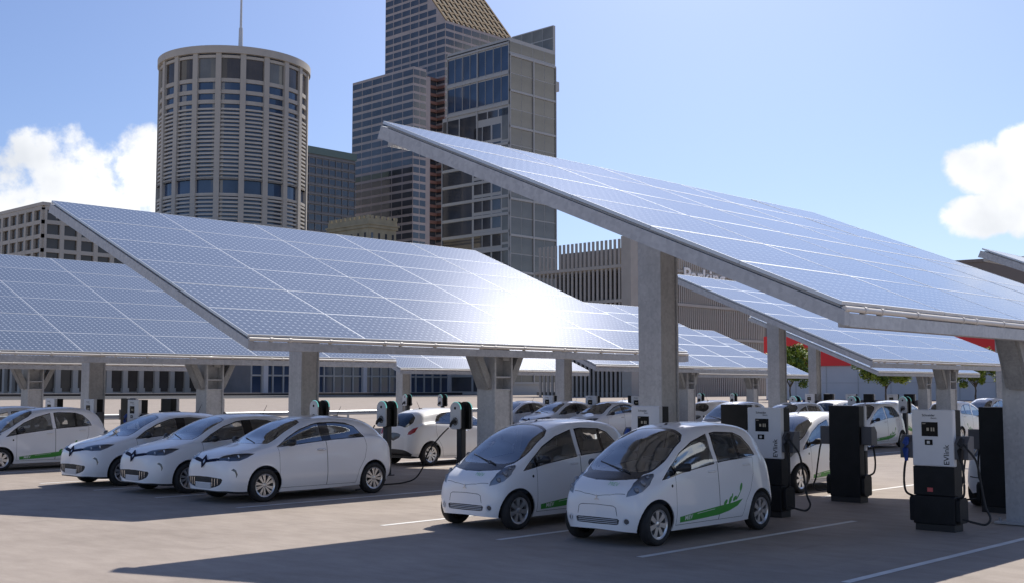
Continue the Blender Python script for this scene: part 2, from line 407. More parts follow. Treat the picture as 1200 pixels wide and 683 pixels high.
class CarSkin:
    def __init__(s,ST):
        s.B=Body(ST); s.reg=[]; s.memo={}
    def add(s,name,poly,space='uv',step=None):
        if space=='side': p=[s.B.side(x,z) for x,z in seg_dense(poly,.05)]
        elif space=='top': p=[s.B.top(x,y) for x,y in seg_dense(poly,.05)]
        elif space=='front': p=[s.B.front(y,z) for y,z in seg_dense(poly,.04)]
        else: p=seg_dense(poly,.25)
        p=[(min(max(u,0),s.B.N),min(max(v,0),7)) for u,v in p]
        s.reg.append((name,p))
    def solve(s,nu=5,nv=6):
        N=s.B.N; pts=[];edges=[]
        gu=np.unique(np.concatenate([np.linspace(0,N,N*nu+1),np.linspace(0,1,10),np.linspace(N-1,N,8)]))
        gv=np.linspace(0,7,7*nv+1)
        cons=np.array([q for _,p in s.reg for q in p])
        for u in gu:
            for v in gv:
                edge=u in (0,N) or v in (0,7)
                if not edge and (((cons[:,0]-u)**2+(cons[:,1]-v)**2).min()<.035**2): continue
                pts.append((u,v))
        base=len(pts)
        for _,p in s.reg:
            b=len(pts); pts+=p; n=len(p)
            edges+=[(b+i,b+(i+1)%n) for i in range(n)]
        V,E,Fc,_,_,_=delaunay_2d_cdt([Vector(p) for p in pts],edges,[],0,1e-5)
        V=np.array([(p[0],p[1]) for p in V]); Fc=[f for f in Fc]
        F3=np.array(Fc)
        cen=V[F3].mean(1); lab=np.array(['body']*len(F3),dtype=object)
        for nm,p in s.reg:
            lab[in_poly(cen,p)]=nm
        a=V[F3]; ar=(a[:,1,0]-a[:,0,0])*(a[:,2,1]-a[:,0,1])-(a[:,2,0]-a[:,0,0])*(a[:,1,1]-a[:,0,1])
        F3=np.where((ar>0)[:,None],F3[:,::-1],F3)   # outward on +y side
        lab=lab[np.abs(ar)>1e-9]; F3=F3[np.abs(ar)>1e-9]
        s.P=s.B.S(V[:,0],V[:,1]); s.Nn=s.B.nrm(V[:,0],V[:,1]); s.F=F3; s.lab=lab
    def mesh(s,name,labs,mats,sides=(1,-1),off=0.,flip=False):
        """labs: list of (label, material index)"""
        vs=[];fs=[];ns=[];ms=[]
        for sg in sides:
            for lb,mi in labs:
                sel=s.F[s.lab==lb]
                if len(sel)==0: continue
                ids=np.unique(sel); mp={int(k):i+len(vs) for i,k in enumerate(ids)}
                P=s.P[ids]+s.Nn[ids]*off; Nn=s.Nn[ids]
                for p,n in zip(P,Nn):
                    vs.append((p[0],p[1]*sg,p[2])); ns.append((n[0],n[1]*sg,n[2]) if not flip else (-n[0],-n[1]*sg,-n[2]))
                for f in sel:
                    t=tuple(mp[int(k)] for k in f)
                    if (sg<0)!=flip: t=t[::-1]
                    fs.append(t); ms.append(mi)
        me=bpy.data.meshes.new(name); me.from_pydata(vs,[],fs)
        for m in mats: me.materials.append(m)
        me.polygons.foreach_set('material_index',ms); me.polygons.foreach_set('use_smooth',[True]*len(fs))
        me.update()
        if ns: me.normals_split_custom_set_from_vertices(ns)
        return me
    def bottom(s,name,mat):
        us=np.linspace(0,s.B.N,60); P=s.B.S(us,np.zeros_like(us)); mb=MB()
        n=len(us); vs=[tuple(p) for p in P]+[(p[0],-p[1],p[2]) for p in P]
        mb.add(vs,[(i,i+1,n+i+1,n+i) for i in range(n-1)]); return mb.mesh(name,mat)

def wheel_meshes(r,w,style):
    rr=r*.70
    t=MB(); h=w/2
    t.lathe([(rr,-h*.86),(rr+.012,-h),(r-.045,-h),(r-.012,-h*.86),(r,-h*.6),(r,h*.6),(r-.012,h*.86),(r-.045,h),(rr+.012,h),(rr,h*.86)],'y',40)
    # tread grooves
    for gy in (-.3,0,.3): t.lathe([(r+.0015,w*gy-.004),(r+.0015,w*gy+.004)],'y',40,mat=0)
    tyre=t.mesh('tyre',M['rubber'])
    m=MB()
    m.lathe([(rr+.002,-h*.84),(rr-.012,-h*.80),(rr-.02,-h*.45),(rr-.03,h*.7)],'y',40)      # barrel with lip (outer face at -y)
    m.lathe([(0.,-.01),(rr*.92,-.01)],'y',40,mat=1)                                          # dark brake disc behind
    yo=-h*.74; yi=-h*.52
    m.lathe([(0.,yo+.004),(.032,yo+.004),(.05,yo+.012),(.055,yi+.02)],'y',24)
    nsp=10 if style=='thin' else 7
    for k in range(nsp):
        a=2*math.pi*k/nsp
        if style=='thin':
            pair=(-.085,.10); wi,wo=.010,.013; sw=.13 if k%2 else .02
        else:
            pair=(0.,); wi,wo=.024,.040; sw=0
        for da in pair:
            b=a+da*.4; e=a+da+sw
            r0,r1=.04,rr-.012
            def pt(rad,ang,off,y): return (rad*math.cos(ang)-off*math.sin(ang),y,rad*math.sin(ang)+off*math.cos(ang))
            vs=[pt(r0,b,-wi,yo+.006),pt(r0,b,wi,yo+.006),pt(r1,e,wo,yo+.002),pt(r1,e,-wo,yo+.002),pt(r0,b,-wi,yi+.03),pt(r0,b,wi,yi+.03),pt(r1,e,wo,yi+.02),pt(r1,e,-wo,yi+.02)]
            m.add(vs,[(0,1,2,3),(7,6,5,4),(0,3,7,4),(1,5,6,2),(2,6,7,3)])
    m.lathe([(rr-.004,yo-.004),(rr-.03,yo+.006)],'y',40)
    rim=m.mesh('rim',[M['rim'],M['disc']])
    return tyre,rim
def seat_mesh(w=.5):
    m=MB()
    m.prism([(-.02,.30),(.46,.36),(.50,.46),(.46,.50),(.06,.46),(-.02,.40)],1,-w/2,w/2)
    m.prism([(.40,.42),(.56,.44),(.74,1.00),(.70,1.06),(.62,1.04),(.44,.56)],1,-w/2,w/2)
    m.prism([(.66,1.07),(.76,1.06),(.80,1.22),(.75,1.26),(.69,1.22)],1,-.13,.13)
    return m
CARL={}
def finish_car(root,sk,L,wh,style,wb,tr,r,w):
    c=lambda x:(x-L/2)
    wr=[]
    ty,ri=CARL.setdefault(style,wheel_meshes(r,w,style))
    for x in wb:
        for sg in (1,-1):
            o=empty('wheel',(c(x),sg*tr,r)); o.parent=root
            if sg>0: o.rotation_euler=(0,0,math.pi)
            a=random.uniform(0,6.28)
            link('tyre',ty,o,rot=(0,a,0)); link('rim',ri,o,rot=(0,a,0))
def P_(name,me,root,L):
    o=link(name,me,root); o.location=(-L/2,0,0); return o
def window_set(sk,dlo,cuts,names):
    """glass panes of the side window opening"""
    for (xa,xb,nm) in cuts:
        p=dlo
        if xa is not None: p=clip_half(p,-xa[0],-xa[1],-xa[2])
        if xb is not None: p=clip_half(p,xb[0],xb[1],xb[2])
        sk.add(nm,inset(p,.016),'side')
def surf_text(B,txt,size,x0,z0,side,parent,L,mat,ang=0.,bold=.0,name='lettering'):
    """letters laid on the car flank: side=-1 the -y flank, +1 the other"""
    me=text_mesh(txt,size,0,bold); n=len(me.vertices)
    co=np.zeros(n*3); me.vertices.foreach_get('co',co); co=co.reshape(-1,3); wd=co[:,0].max()
    out=[]
    for p in co:
        s=p[0]*math.cos(ang)-p[1]*math.sin(ang); t=p[0]*math.sin(ang)+p[1]*math.cos(ang)
        x=x0+s if side<0 else x0+wd-s
        if side>0: t=p[1]*math.cos(ang)+(wd-p[0])*math.sin(ang)
        u,v=B.side(x,z0+t); q=B.S(np.array([u]),np.array([v]))[0]+B.nrm(np.array([u]),np.array([v]))[0]*.004
        out.append((q[0],q[1]*(1 if side>0 else -1),q[2]))
    me.vertices.foreach_set('co',np.array(out).ravel()); me.materials.clear(); me.materials.append(mat); me.update()
    return P_(name,me,parent,L)
def surf_top_text(B,txt,size,x0,y0,parent,L,mat,name='lettering'):
    """letters on the bonnet, read from in front of the car"""
    me=text_mesh(txt,size); n=len(me.vertices); co=np.zeros(n*3); me.vertices.foreach_get('co',co); co=co.reshape(-1,3); out=[]
    for p in co:
        y=y0-p[0]; x=x0+p[1]
        u,v=B.top(x,abs(y)); q=B.S(np.array([u]),np.array([v]))[0]+B.nrm(np.array([u]),np.array([v]))[0]*.005
        out.append((q[0],math.copysign(q[1],y),q[2]))
    me.vertices.foreach_set('co',np.array(out).ravel()); me.materials.clear(); me.materials.append(mat); me.update()
    return P_(name,me,parent,L)
def blob(path,radii,n=10): 
    m=MB(); m.tube(path,radii,n); return m

def interior(root,L,xs,cols,dash,yo,belt):
    for x in xs[:1]:
        for sg in (1,-1):
            o=seat_mesh().build('seat',M['seatl' if cols else 'seat'],root,bevel=.02); o.location=(x-L/2,sg*.36,-.04)
    o=seat_mesh(1.15).build('rear_bench',M['seat'],root,bevel=.02); o.location=(xs[1]-L/2,0,.0)
    m=MB(); m.prism([(dash[0],belt-.28),(dash[0],belt-.02),(dash[0]+.28,belt+.03),(dash[1],belt-.03),(dash[1],belt-.28)],1,-yo,yo)
    o=m.build('dashboard',M['inter'],root,bevel=.02); o.location=(-L/2,0,0)
    m=MB(); ring=[(0,.18*math.cos(a),.18*math.sin(a)) for a in np.linspace(0,2*math.pi,25)]
    m.tube(ring,.014,6); m.cbox((0,0,0),(.03,.32,.04)); m.tube([(0,0,0),(-.25,0,-.06)],.03,6)
    o=m.build('steering_wheel',M['trim'],root); o.location=(dash[1]+.10-L/2,-.36,belt+.0); o.rotation_euler=(0,R(20),0)

def make_miev():
    L=3.475; sk=CarSkin(MIEV); A=sk.add
    dlo=[(.56,.862),(.78,1.045),(1.04,1.215),(1.38,1.36),(1.75,1.455),(2.01,1.48),(2.47,1.46),(2.67,1.395),(2.84,1.25),(2.90,1.11),(2.0,1.05),(1.01,.94)]
    A('seam',[(.835,.24),(1.875,.24),(1.88,1.06),(1.3,1.0),(.835,.93)],'side')
    A('front_door',inset([(.835,.24),(1.875,.24),(1.88,1.06),(1.3,1.0),(.835,.93)],.006),'side')
    rd=[(1.875,.24),(2.50,.24),(2.56,.45),(2.70,.62),(2.80,.85),(2.82,1.09),(1.88,1.06)]
    A('seam',rd,'side'); A('rear_door',inset(rd,.006),'side')
    for xa,xb in ((None,(1,.1,1.915)),((1,.1,2.005),None)):
        q=dlo
        if xa: q=clip_half(q,-xa[0],-xa[1],-xa[2])
        if xb: q=clip_half(q,*xb)
        A('dlo',q,'side')
    window_set(sk,dlo,[(None,(1,0.05,.90-.01),'quarter_window'),((1,.05,.915),(1,.1,1.93),'front_window'),((1,.1,2.02),(1,.05,2.50),'rear_window'),((1,.05,2.535),None,'rear_quarter_window')],None)
    # green sash with leaves
    A('stripe',[(.91,.35),(1.30,.39),(1.86,.435),(2.2,.46),(2.47,.50),(2.33,.41),(2.12,.35),(1.86,.31),(1.3,.283),(.925,.272)],'side')
    for lx,lz,la,lr in ((2.02,.475,.6,.06),(2.14,.50,.9,.065),(2.26,.515,.5,.06),(2.44,.67,1.1,.065),(2.20,.56,1.2,.035)):
        A('stripe',[(lx+lr*math.cos(t)*math.cos(la)-lr*.45*math.sin(t)*math.sin(la),lz+lr*math.cos(t)*math.sin(la)+lr*.45*math.sin(t)*math.cos(la)) for t in np.linspace(0,2*math.pi,12,endpoint=False)],'side')
    A('stripe',[(2.28,.50),(2.36,.56),(2.43,.63),(2.44,.62),(2.375,.55),(2.30,.49)],'side')
    A('stripeline',[(1.32,.372),(1.75,.405),(1.75,.398),(1.32,.364)],'side')
    A('hole',circ(.45,.285,.335,28),'side'); A('hole',circ(3.0,.29,.335,28),'side')
    # nose
    A('plenum',[(2.95,7),(2.97,6.46),(3.36,5.74),(3.84,5.2),(4.5,5.34),(5.0,5.17),(5.9,5.07),(7.4,5.08),(7.75,5.35),(7.95,6.0),(8.02,7)])
    A('windshield',[(4.35,7),(4.4,6.4),(4.65,5.65),(5.15,5.28),(5.9,5.15),(7.35,5.16),(7.6,5.45),(7.76,6),(7.84,7)])
    A('headlight',[(1.7,3.72),(2.12,4.33),(3.14,5.06),(4.09,5.27),(4.6,5.2),(4.94,4.94),(4.79,4.57),(4.11,3.77),(3.23,3.44),(2.38,3.49)])
    A('seam',[(1.78,4.1),(1.3,4.85),(.97,5.15),(.68,6.11),(.45,7),(.52,7),(.75,6.11),(1.04,5.19),(1.36,4.91),(1.81,4.18)])
    A('grille',[(0,.37),(.35,.366),(.375,.345),(.36,.295),(.33,.283),(0,.28)],'front')
    A('fog',circ(.485,.335,.036,16),'front')
    A('seam',[(0,.545),(.28,.535),(.325,.51),(.345,.40),(.338,.40),(.317,.506),(.277,.528),(0,.538)],'front')
    A('seam',circ(.75,.78,.022,12),'side')
    # tail
    A('hatchblack',[(12.5,7),(12.6,5.7),(13.5,5.32),(14.5,5.4),(14.72,6.2),(14.75,7)])
    A('hatch_glass',[(12.66,7),(12.75,5.8),(13.5,5.45),(14.4,5.5),(14.6,6.2),(14.62,7)])
    A('taillight',[(13.3,4.75),(14.2,4.25),(15.0,3.7),(15.3,4.2),(15.1,4.9),(14.4,5.25),(13.6,5.2)])
    A('rearplate',[(15.9,7),(15.9,6.0),(16.5,5.6),(16.9,5.6),(17,7)])
    A('seam',[(15.2,2.2),(16.2,2.2),(17,2.2),(17,2.12),(16.2,2.12),(15.2,2.12)])
    sk.solve()
    root=thing('city_car','x','car',group='rounded white electric city cars')
    body=P_('body',sk.mesh('body',[('body',0),('seam',1),('dlo',2),('plenum',3),('hatchblack',2)],[M['paint'],M['gap'],M['gloss'],M['hood']]),root,L)
    body.data.polygons
    P_('cabin_lining',sk.mesh('cabin_lining',[(k,0) for k in ('body','seam','dlo','plenum','hatchblack','front_door','rear_door','stripe','stripeline')],[M['lining']],off=-.018,flip=True),root,L)
    for nm in ('front_door','rear_door'):
        for sg in (1,-1):
            d=P_('door',sk.mesh('door',[(nm,0)],[M['paint']],(sg,)),root,L)
            xh=1.72 if nm=='front_door' else 2.62; zh=.93 if nm=='front_door' else .99
            u,v=sk.B.side(xh,zh); q=sk.B.S(np.array([u]),np.array([v]))[0]
            m=MB(); m.tube([(xh-.09,0,zh),(xh-.06,.022,zh),(xh+.06,.022,zh),(xh+.09,0,zh)],[.010,.014,.014,.010],8)
            h=m.build('handle',M['paint'],d); h.location=(0,q[1]*sg+(0 if sg>0 else 0),0); h.scale=(1,sg,1)
    for nm in ('quarter_window','front_window','rear_window','rear_quarter_window'):
        for sg in (1,-1): P_('side_window',sk.mesh('side_window',[(nm,0)],[M['glass' if 'rear' not in nm else 'dglass2']],(sg,)),root,L)
    P_('windshield',sk.mesh('windshield',[('windshield',0)],[M['glass']]),root,L)
    P_('rear_window',sk.mesh('rear_window',[('hatch_glass',0)],[M['dglass']]),root,L)
    for sg in (1,-1):
        st=P_('green_stripe',sk.mesh('green_stripe',[('stripe',0),('stripeline',1)],[M['green'],M['lett']],(sg,)),root,L)
        o=surf_text(sk.B,'MiEV',.085,1.03,.30,sg,st,0,M['lett'],ang=.05,bold=.002); o.location=(0,0,0)
        hl=P_('headlight',sk.mesh('headlight',[('headlight',0)],[M['lens']],(sg,)),root,L)
        rf=sk.mesh('reflector',[('headlight',0)],[M['refl']],(sg,),off=-.014); o=link('reflector',rf,hl)
        for (uu,vv,rad) in ((2.7,3.95,.045),(3.6,4.35,.05),(4.35,4.9,.03)):
            q=sk.B.S(np.array([uu]),np.array([vv]))[0]; n=sk.B.nrm(np.array([uu]),np.array([vv]))[0]
            m=MB(); m.lathe([(0,-.012),(rad*.6,-.010),(rad*.75,-.002),(rad,0.0),(rad*1.02,.02)],'x',20)
            b=m.build('lamp_bowl',M['reflz'],hl); b.location=(q[0]-n[0]*.012,sg*(q[1]-n[1]*.012),q[2]-n[2]*.012)
        P_('tail_light',sk.mesh('tail_light',[('taillight',0)],[M['lampgrey']],(sg,)),root,L)
        fg=P_('fog_lamp',sk.mesh('fog_lamp',[('fog',0)],[M['lampgrey']],(sg,)),root,L)
        q=sk.B.S(*[np.array([t]) for t in sk.B.front(.485,.335)])[0]
        m=MB(); m.lathe([(.036,0),(.044,-.012),(.052,0)],'x',20); b=m.build('bezel',M['cab'],fg); b.location=(q[0]-.004,sg*q[1],q[2]); b.rotation_euler=(0,0,sg*R(-34))
        # mirror
        m=MB(); m.tube([(.86,0,.985),(.90,.07,.995),(.93,.13,1.02),(.94,.21,1.03),(.94,.235,1.03)],[.018,.03,.062,.055,.01],12)
        mr=m.build('mirror',M['trim'],root); mr.location=(-L/2,sg*.665,0); mr.scale=(1,sg,1)
    m=MB(); q=sk.mesh('grille',[('grille',0)],[M['trim']],off=-.02); g=P_('grille',q,root,L)
    m=MB()
    for k in range(3): m.tube([(sk.B.xfront(y,.30+k*.024)+.01,y,.30+k*.024) for y in np.linspace(-.34,.34,13)],.007,6)
    m.build('grille_bar',M['refl'],g)
    m=MB(); m.box((.02,-.10,.285),(.05,-.07,.365)); m.build('grille_bracket',M['trim'],g)
    P_('number_plate',sk.mesh('number_plate',[('rearplate',0)],[M['platem']]),root,L)
    # three small lozenges on the nose, print on the bonnet
    m=MB()
    for a in (90,210,330):
        cy,cz=.022*math.cos(R(a)),.022*math.sin(R(a)); ca,sa=math.cos(R(a)),math.sin(R(a))
        m.prism([(cy+.022*ca,cz+.022*sa),(cy-.012*sa,cz+.012*ca),(cy-.022*ca,cz-.022*sa),(cy+.012*sa,cz-.012*ca)],0,-.008,.004)
    b=m.build('emblem',M['rim'],root); b.location=(-L/2+.002,0,.625)
    surf_top_text(sk.B,'MiEV',.08,.10,-.12,root,L,M['pgreen'])
    # wipers, aerial, underbody
    m=MB(); m.tube([(.40,-.12,.995),(.60,.40,1.075)],.009,6); m.tube([(.36,-.3,.96),(.42,-.12,1.0)],.012,6)
    b=m.build('wiper',M['trim'],root); b.location=(-L/2,0,0)
    m=MB(); m.prism([(1.46,1.555),(1.56,1.57),(1.62,1.60),(1.60,1.565)],1,-.018,.018); b=m.build('aerial',M['trim'],root); b.location=(-L/2,0,0)
    P_('underbody',sk.bottom('underbody',M['trim']),root,L)
    m=MB(); m.box((.10,-.5,.2),(3.35,.5,.5)); m.box((.84,-.64,.2),(2.62,.64,.42)); b=m.build('floor_pan',M['trim'],root); b.location=(-L/2,0,0)
    interior(root,L,(1.30,2.25),True,(.62,.98),.58,.93)
    finish_car(root,sk,L,None,'broad',(.45,3.0),.64,.285,.17)
    return root
def make_zoe():
    L=4.084; sk=CarSkin(ZOE); A=sk.add
    dlo=[(1.10,1.005),(1.37,1.17),(1.69,1.322),(2.0,1.415),(2.18,1.443),(2.55,1.45),(2.83,1.425),(3.04,1.355),(3.15,1.23),(3.21,1.14),(2.39,1.10),(1.5,1.03)]
    fd=[(1.12,.24),(2.24,.24),(2.24,1.1),(1.5,1.04),(1.12,1.0)]
    A('seam',fd,'side'); A('front_door',inset(fd,.006),'side')
    rd=[(2.24,.24),(2.96,.24),(3.03,.50),(3.18,.72),(3.24,.95),(3.2,1.14),(2.39,1.105),(2.24,1.09)]
    A('seam',rd,'side'); A('rear_door',inset(rd,.006),'side')
    A('dlo',dlo,'side')
    window_set(sk,dlo,[(None,(1,.06,2.24),'front_window'),((1,.04,2.41),None,'rear_window')],None)
    A('hole',circ(.81,.315,.365,30),'side'); A('hole',circ(3.43,.315,.365,30),'side')
    A('headlight',[(1.73,5.57),(2.58,5.64),(3.28,5.29),(3.9,4.7),(4.38,4.07),(3.84,3.61),(3.26,3.46),(2.43,3.96),(1.65,5.22)])
    A('badgebar',[(1.35,7),(1.5,6.5),(1.95,5.78),(2.02,5.5),(1.85,5.15),(1.50,5.3),(1.05,6.0),(.8,6.5),(.6,7)])
    A('drl',[(2.40,2.72),(2.62,2.80),(2.86,2.60),(2.99,2.25),(2.84,1.95),(2.83,2.25),(2.72,2.5)])
    A('grille',[(0,.478),(.13,.48),(.40,.468),(.55,.458),(.572,.43),(.55,.38),(.51,.34),(.40,.30),(.262,.275),(.262,.372),(0,.372)],'front')
    A('plate',[(0,.362),(.25,.362),(.25,.262),(0,.262)],'front')
    A('sill',[(.0,0),(.0,.16),(1.2,.17),(2.2,.25),(4,.25),(4,0)])
    A('wsblack',[(4.9,7),(5.05,6.2),(5.3,5.72),(5.62,5.40),(6.3,5.46),(7.8,5.50),(8.1,5.64),(8.28,6.2),(8.33,7)])
    A('windshield',[(5.05,7),(5.18,6.25),(5.4,5.8),(5.68,5.52),(6.3,5.54),(7.75,5.57),(7.98,5.7),(8.14,6.2),(8.18,7)])
    A('hatchblack',[(13.0,7),(13.05,6.2),(13.35,5.3),(13.9,4.85),(14.5,4.9),(14.95,5.4),(15.0,6),(15.0,7)])
    A('hatch_glass',[(13.1,7),(13.15,6.2),(13.42,5.4),(13.9,4.95),(14.45,5.0),(14.85,5.45),(14.9,6),(14.9,7)])
    A('taillight',[(13.9,3.3),(14.4,3.95),(15.1,4.1),(15.5,3.6),(15.2,3.1),(14.5,2.95)])
    A('rearplate',[(15.95,7),(15.98,5.2),(16.4,4.6),(16.8,4.6),(17,4.8),(17,7)])
    A('rearlow',[(14.8,.0),(14.8,.5),(15.5,.9),(16.3,1.2),(17,1.3),(17,0)])
    sk.solve()
    root=thing('hatchback','x','car',group='white electric hatchbacks')
    P_('body',sk.mesh('body',[('body',0),('seam',1),('dlo',2),('wsblack',2),('hatchblack',2),('sill',3),('rearlow',3)],[M['paint'],M['gap'],M['gloss'],M['trim']]),root,L)
    P_('cabin_lining',sk.mesh('cabin_lining',[(k,0) for k in ('body','seam','dlo','wsblack','hatchblack','front_door','rear_door')],[M['lining']],off=-.018,flip=True),root,L)
    for nm in ('front_door','rear_door'):
        for sg in (1,-1):
            d=P_('door',sk.mesh('door',[(nm,0)],[M['paint']],(sg,)),root,L)
            if nm=='front_door':
                xh,zh=2.10,.925; u,v=sk.B.side(xh,zh); q=sk.B.S(np.array([u]),np.array([v]))[0]
                m=MB(); m.tube([(xh-.10,0,zh),(xh-.06,.024,zh),(xh+.06,.024,zh),(xh+.10,0,zh)],[.012,.016,.016,.012],8)
                h=m.build('handle',M['chrome'],d); h.location=(0,q[1]*sg,0); h.scale=(1,sg,1)
    for nm in ('front_window','rear_window'):
        for sg in (1,-1): P_('side_window',sk.mesh('side_window',[(nm,0)],[M['glass' if nm=='front_window' else 'dglass2']],(sg,)),root,L)
    P_('windshield',sk.mesh('windshield',[('windshield',0)],[M['glass']]),root,L)
    P_('rear_window',sk.mesh('rear_window',[('hatch_glass',0)],[M['dglass']]),root,L)
    for sg in (1,-1):
        hl=P_('headlight',sk.mesh('headlight',[('headlight',0)],[M['lens']],(sg,)),root,L)
        link('reflector',sk.mesh('reflector',[('headlight',0)],[M['reflz']],(sg,),off=-.03),hl)
        for (uu,vv,rad) in ((2.5,4.75,.04),(3.3,4.4,.045)):
            q=sk.B.S(np.array([uu]),np.array([vv]))[0]; n=sk.B.nrm(np.array([uu]),np.array([vv]))[0]
            m=MB(); m.lathe([(0,-.012),(rad*.6,-.010),(rad*.8,-.002),(rad,.0)],'x',20)
            b=m.build('lamp_bowl',M['refl'],hl); b.location=(q[0]-n[0]*.02,sg*(q[1]-n[1]*.02),q[2]-n[2]*.02)
        P_('running_light',sk.mesh('running_light',[('drl',0)],[M['lampgrey']],(sg,)),root,L)
        P_('tail_light',sk.mesh('tail_light',[('taillight',0)],[M['red']],(sg,)),root,L)
        m=MB(); m.tube([(1.24,0,1.04),(1.28,.06,1.05),(1.32,.12,1.08),(1.33,.21,1.09),(1.33,.235,1.09)],[.018,.03,.068,.06,.012],12)
        mr=m.build('mirror',M['trim'],root); mr.location=(-L/2,sg*.79,0); mr.scale=(1,sg,1)
    g=P_('grille',sk.mesh('grille',[('grille',0)],[M['trim']],off=-.02),root,L)
    for y in (-.46,-.38,-.30,.30,.38,.46):
        m=MB(); zs=np.linspace(.315 if abs(y)<.45 else .35,.455,7)
        m.tube([(sk.B.xfront(y,z)-.002,y,z) for z in zs],.006,6); m.build('grille_bar',M['chrome'],g)
    for z in (.40,.435):
        m=MB(); m.tube([(sk.B.xfront(y,z)+.008,y,z) for y in np.linspace(-.25,.25,11)],.006,6); m.build('grille_bar',M['disc'],g)
    P_('number_plate',sk.mesh('number_plate',[('plate',0)],[M['platem']],off=.004),root,L)
    P_('number_plate',sk.mesh('number_plate',[('rearplate',0)],[M['lampgrey']]),root,L)
    # lozenge emblem and its dark bar
    bb=P_('emblem_bar',sk.mesh('emblem_bar',[('badgebar',0)],[M['navy']],off=.004),root,L)
    m=MB(); o=[(0,.125),(.088,0),(0,-.125),(-.088,0)]; i=[(0,.062),(.040,0),(0,-.062),(-.040,0)]
    for k in range(4):
        m.prism([o[k],o[(k+1)%4],i[(k+1)%4],i[k]],0,-.012,.006,mat=0)
    m.prism(inset(i,-.001),0,-.004,.004,mat=1)
    b=m.build('emblem',[M['navy'],M['rim']],root); b.location=(-L/2+.022,0,.755); b.rotation_euler=(0,R(24),0)
    m=MB(); m.tube([(.92,-.30,1.075),(1.12,.28,1.15)],.009,6); m.tube([(.90,.05,1.06),(1.05,.50,1.10)],.009,6)
    b=m.build('wiper',M['trim'],root); b.location=(-L/2,0,0)
    m=MB(); m.tube([(3.10,0,1.53),(3.22,0,1.74)],[.007,.004],6); m.cbox((3.08,0,1.545),(.09,.04,.025)); b=m.build('aerial',M['trim'],root); b.location=(-L/2,0,0)
    P_('underbody',sk.bottom('underbody',M['trim']),root,L)
    m=MB(); m.box((.12,-.58,.2),(3.95,.58,.52)); m.box((1.22,-.76,.2),(3.02,.76,.45)); b=m.build('floor_pan',M['trim'],root); b.location=(-L/2,0,0)
    interior(root,L,(1.62,2.55),False,(1.05,1.40),.68,.98)
    finish_car(root,sk,L,None,'thin',(.81,3.43),.755,.31,.19)
    return root
M['dglass2']=mat_glass('rear side glass',(.80,.82,.82),.18)
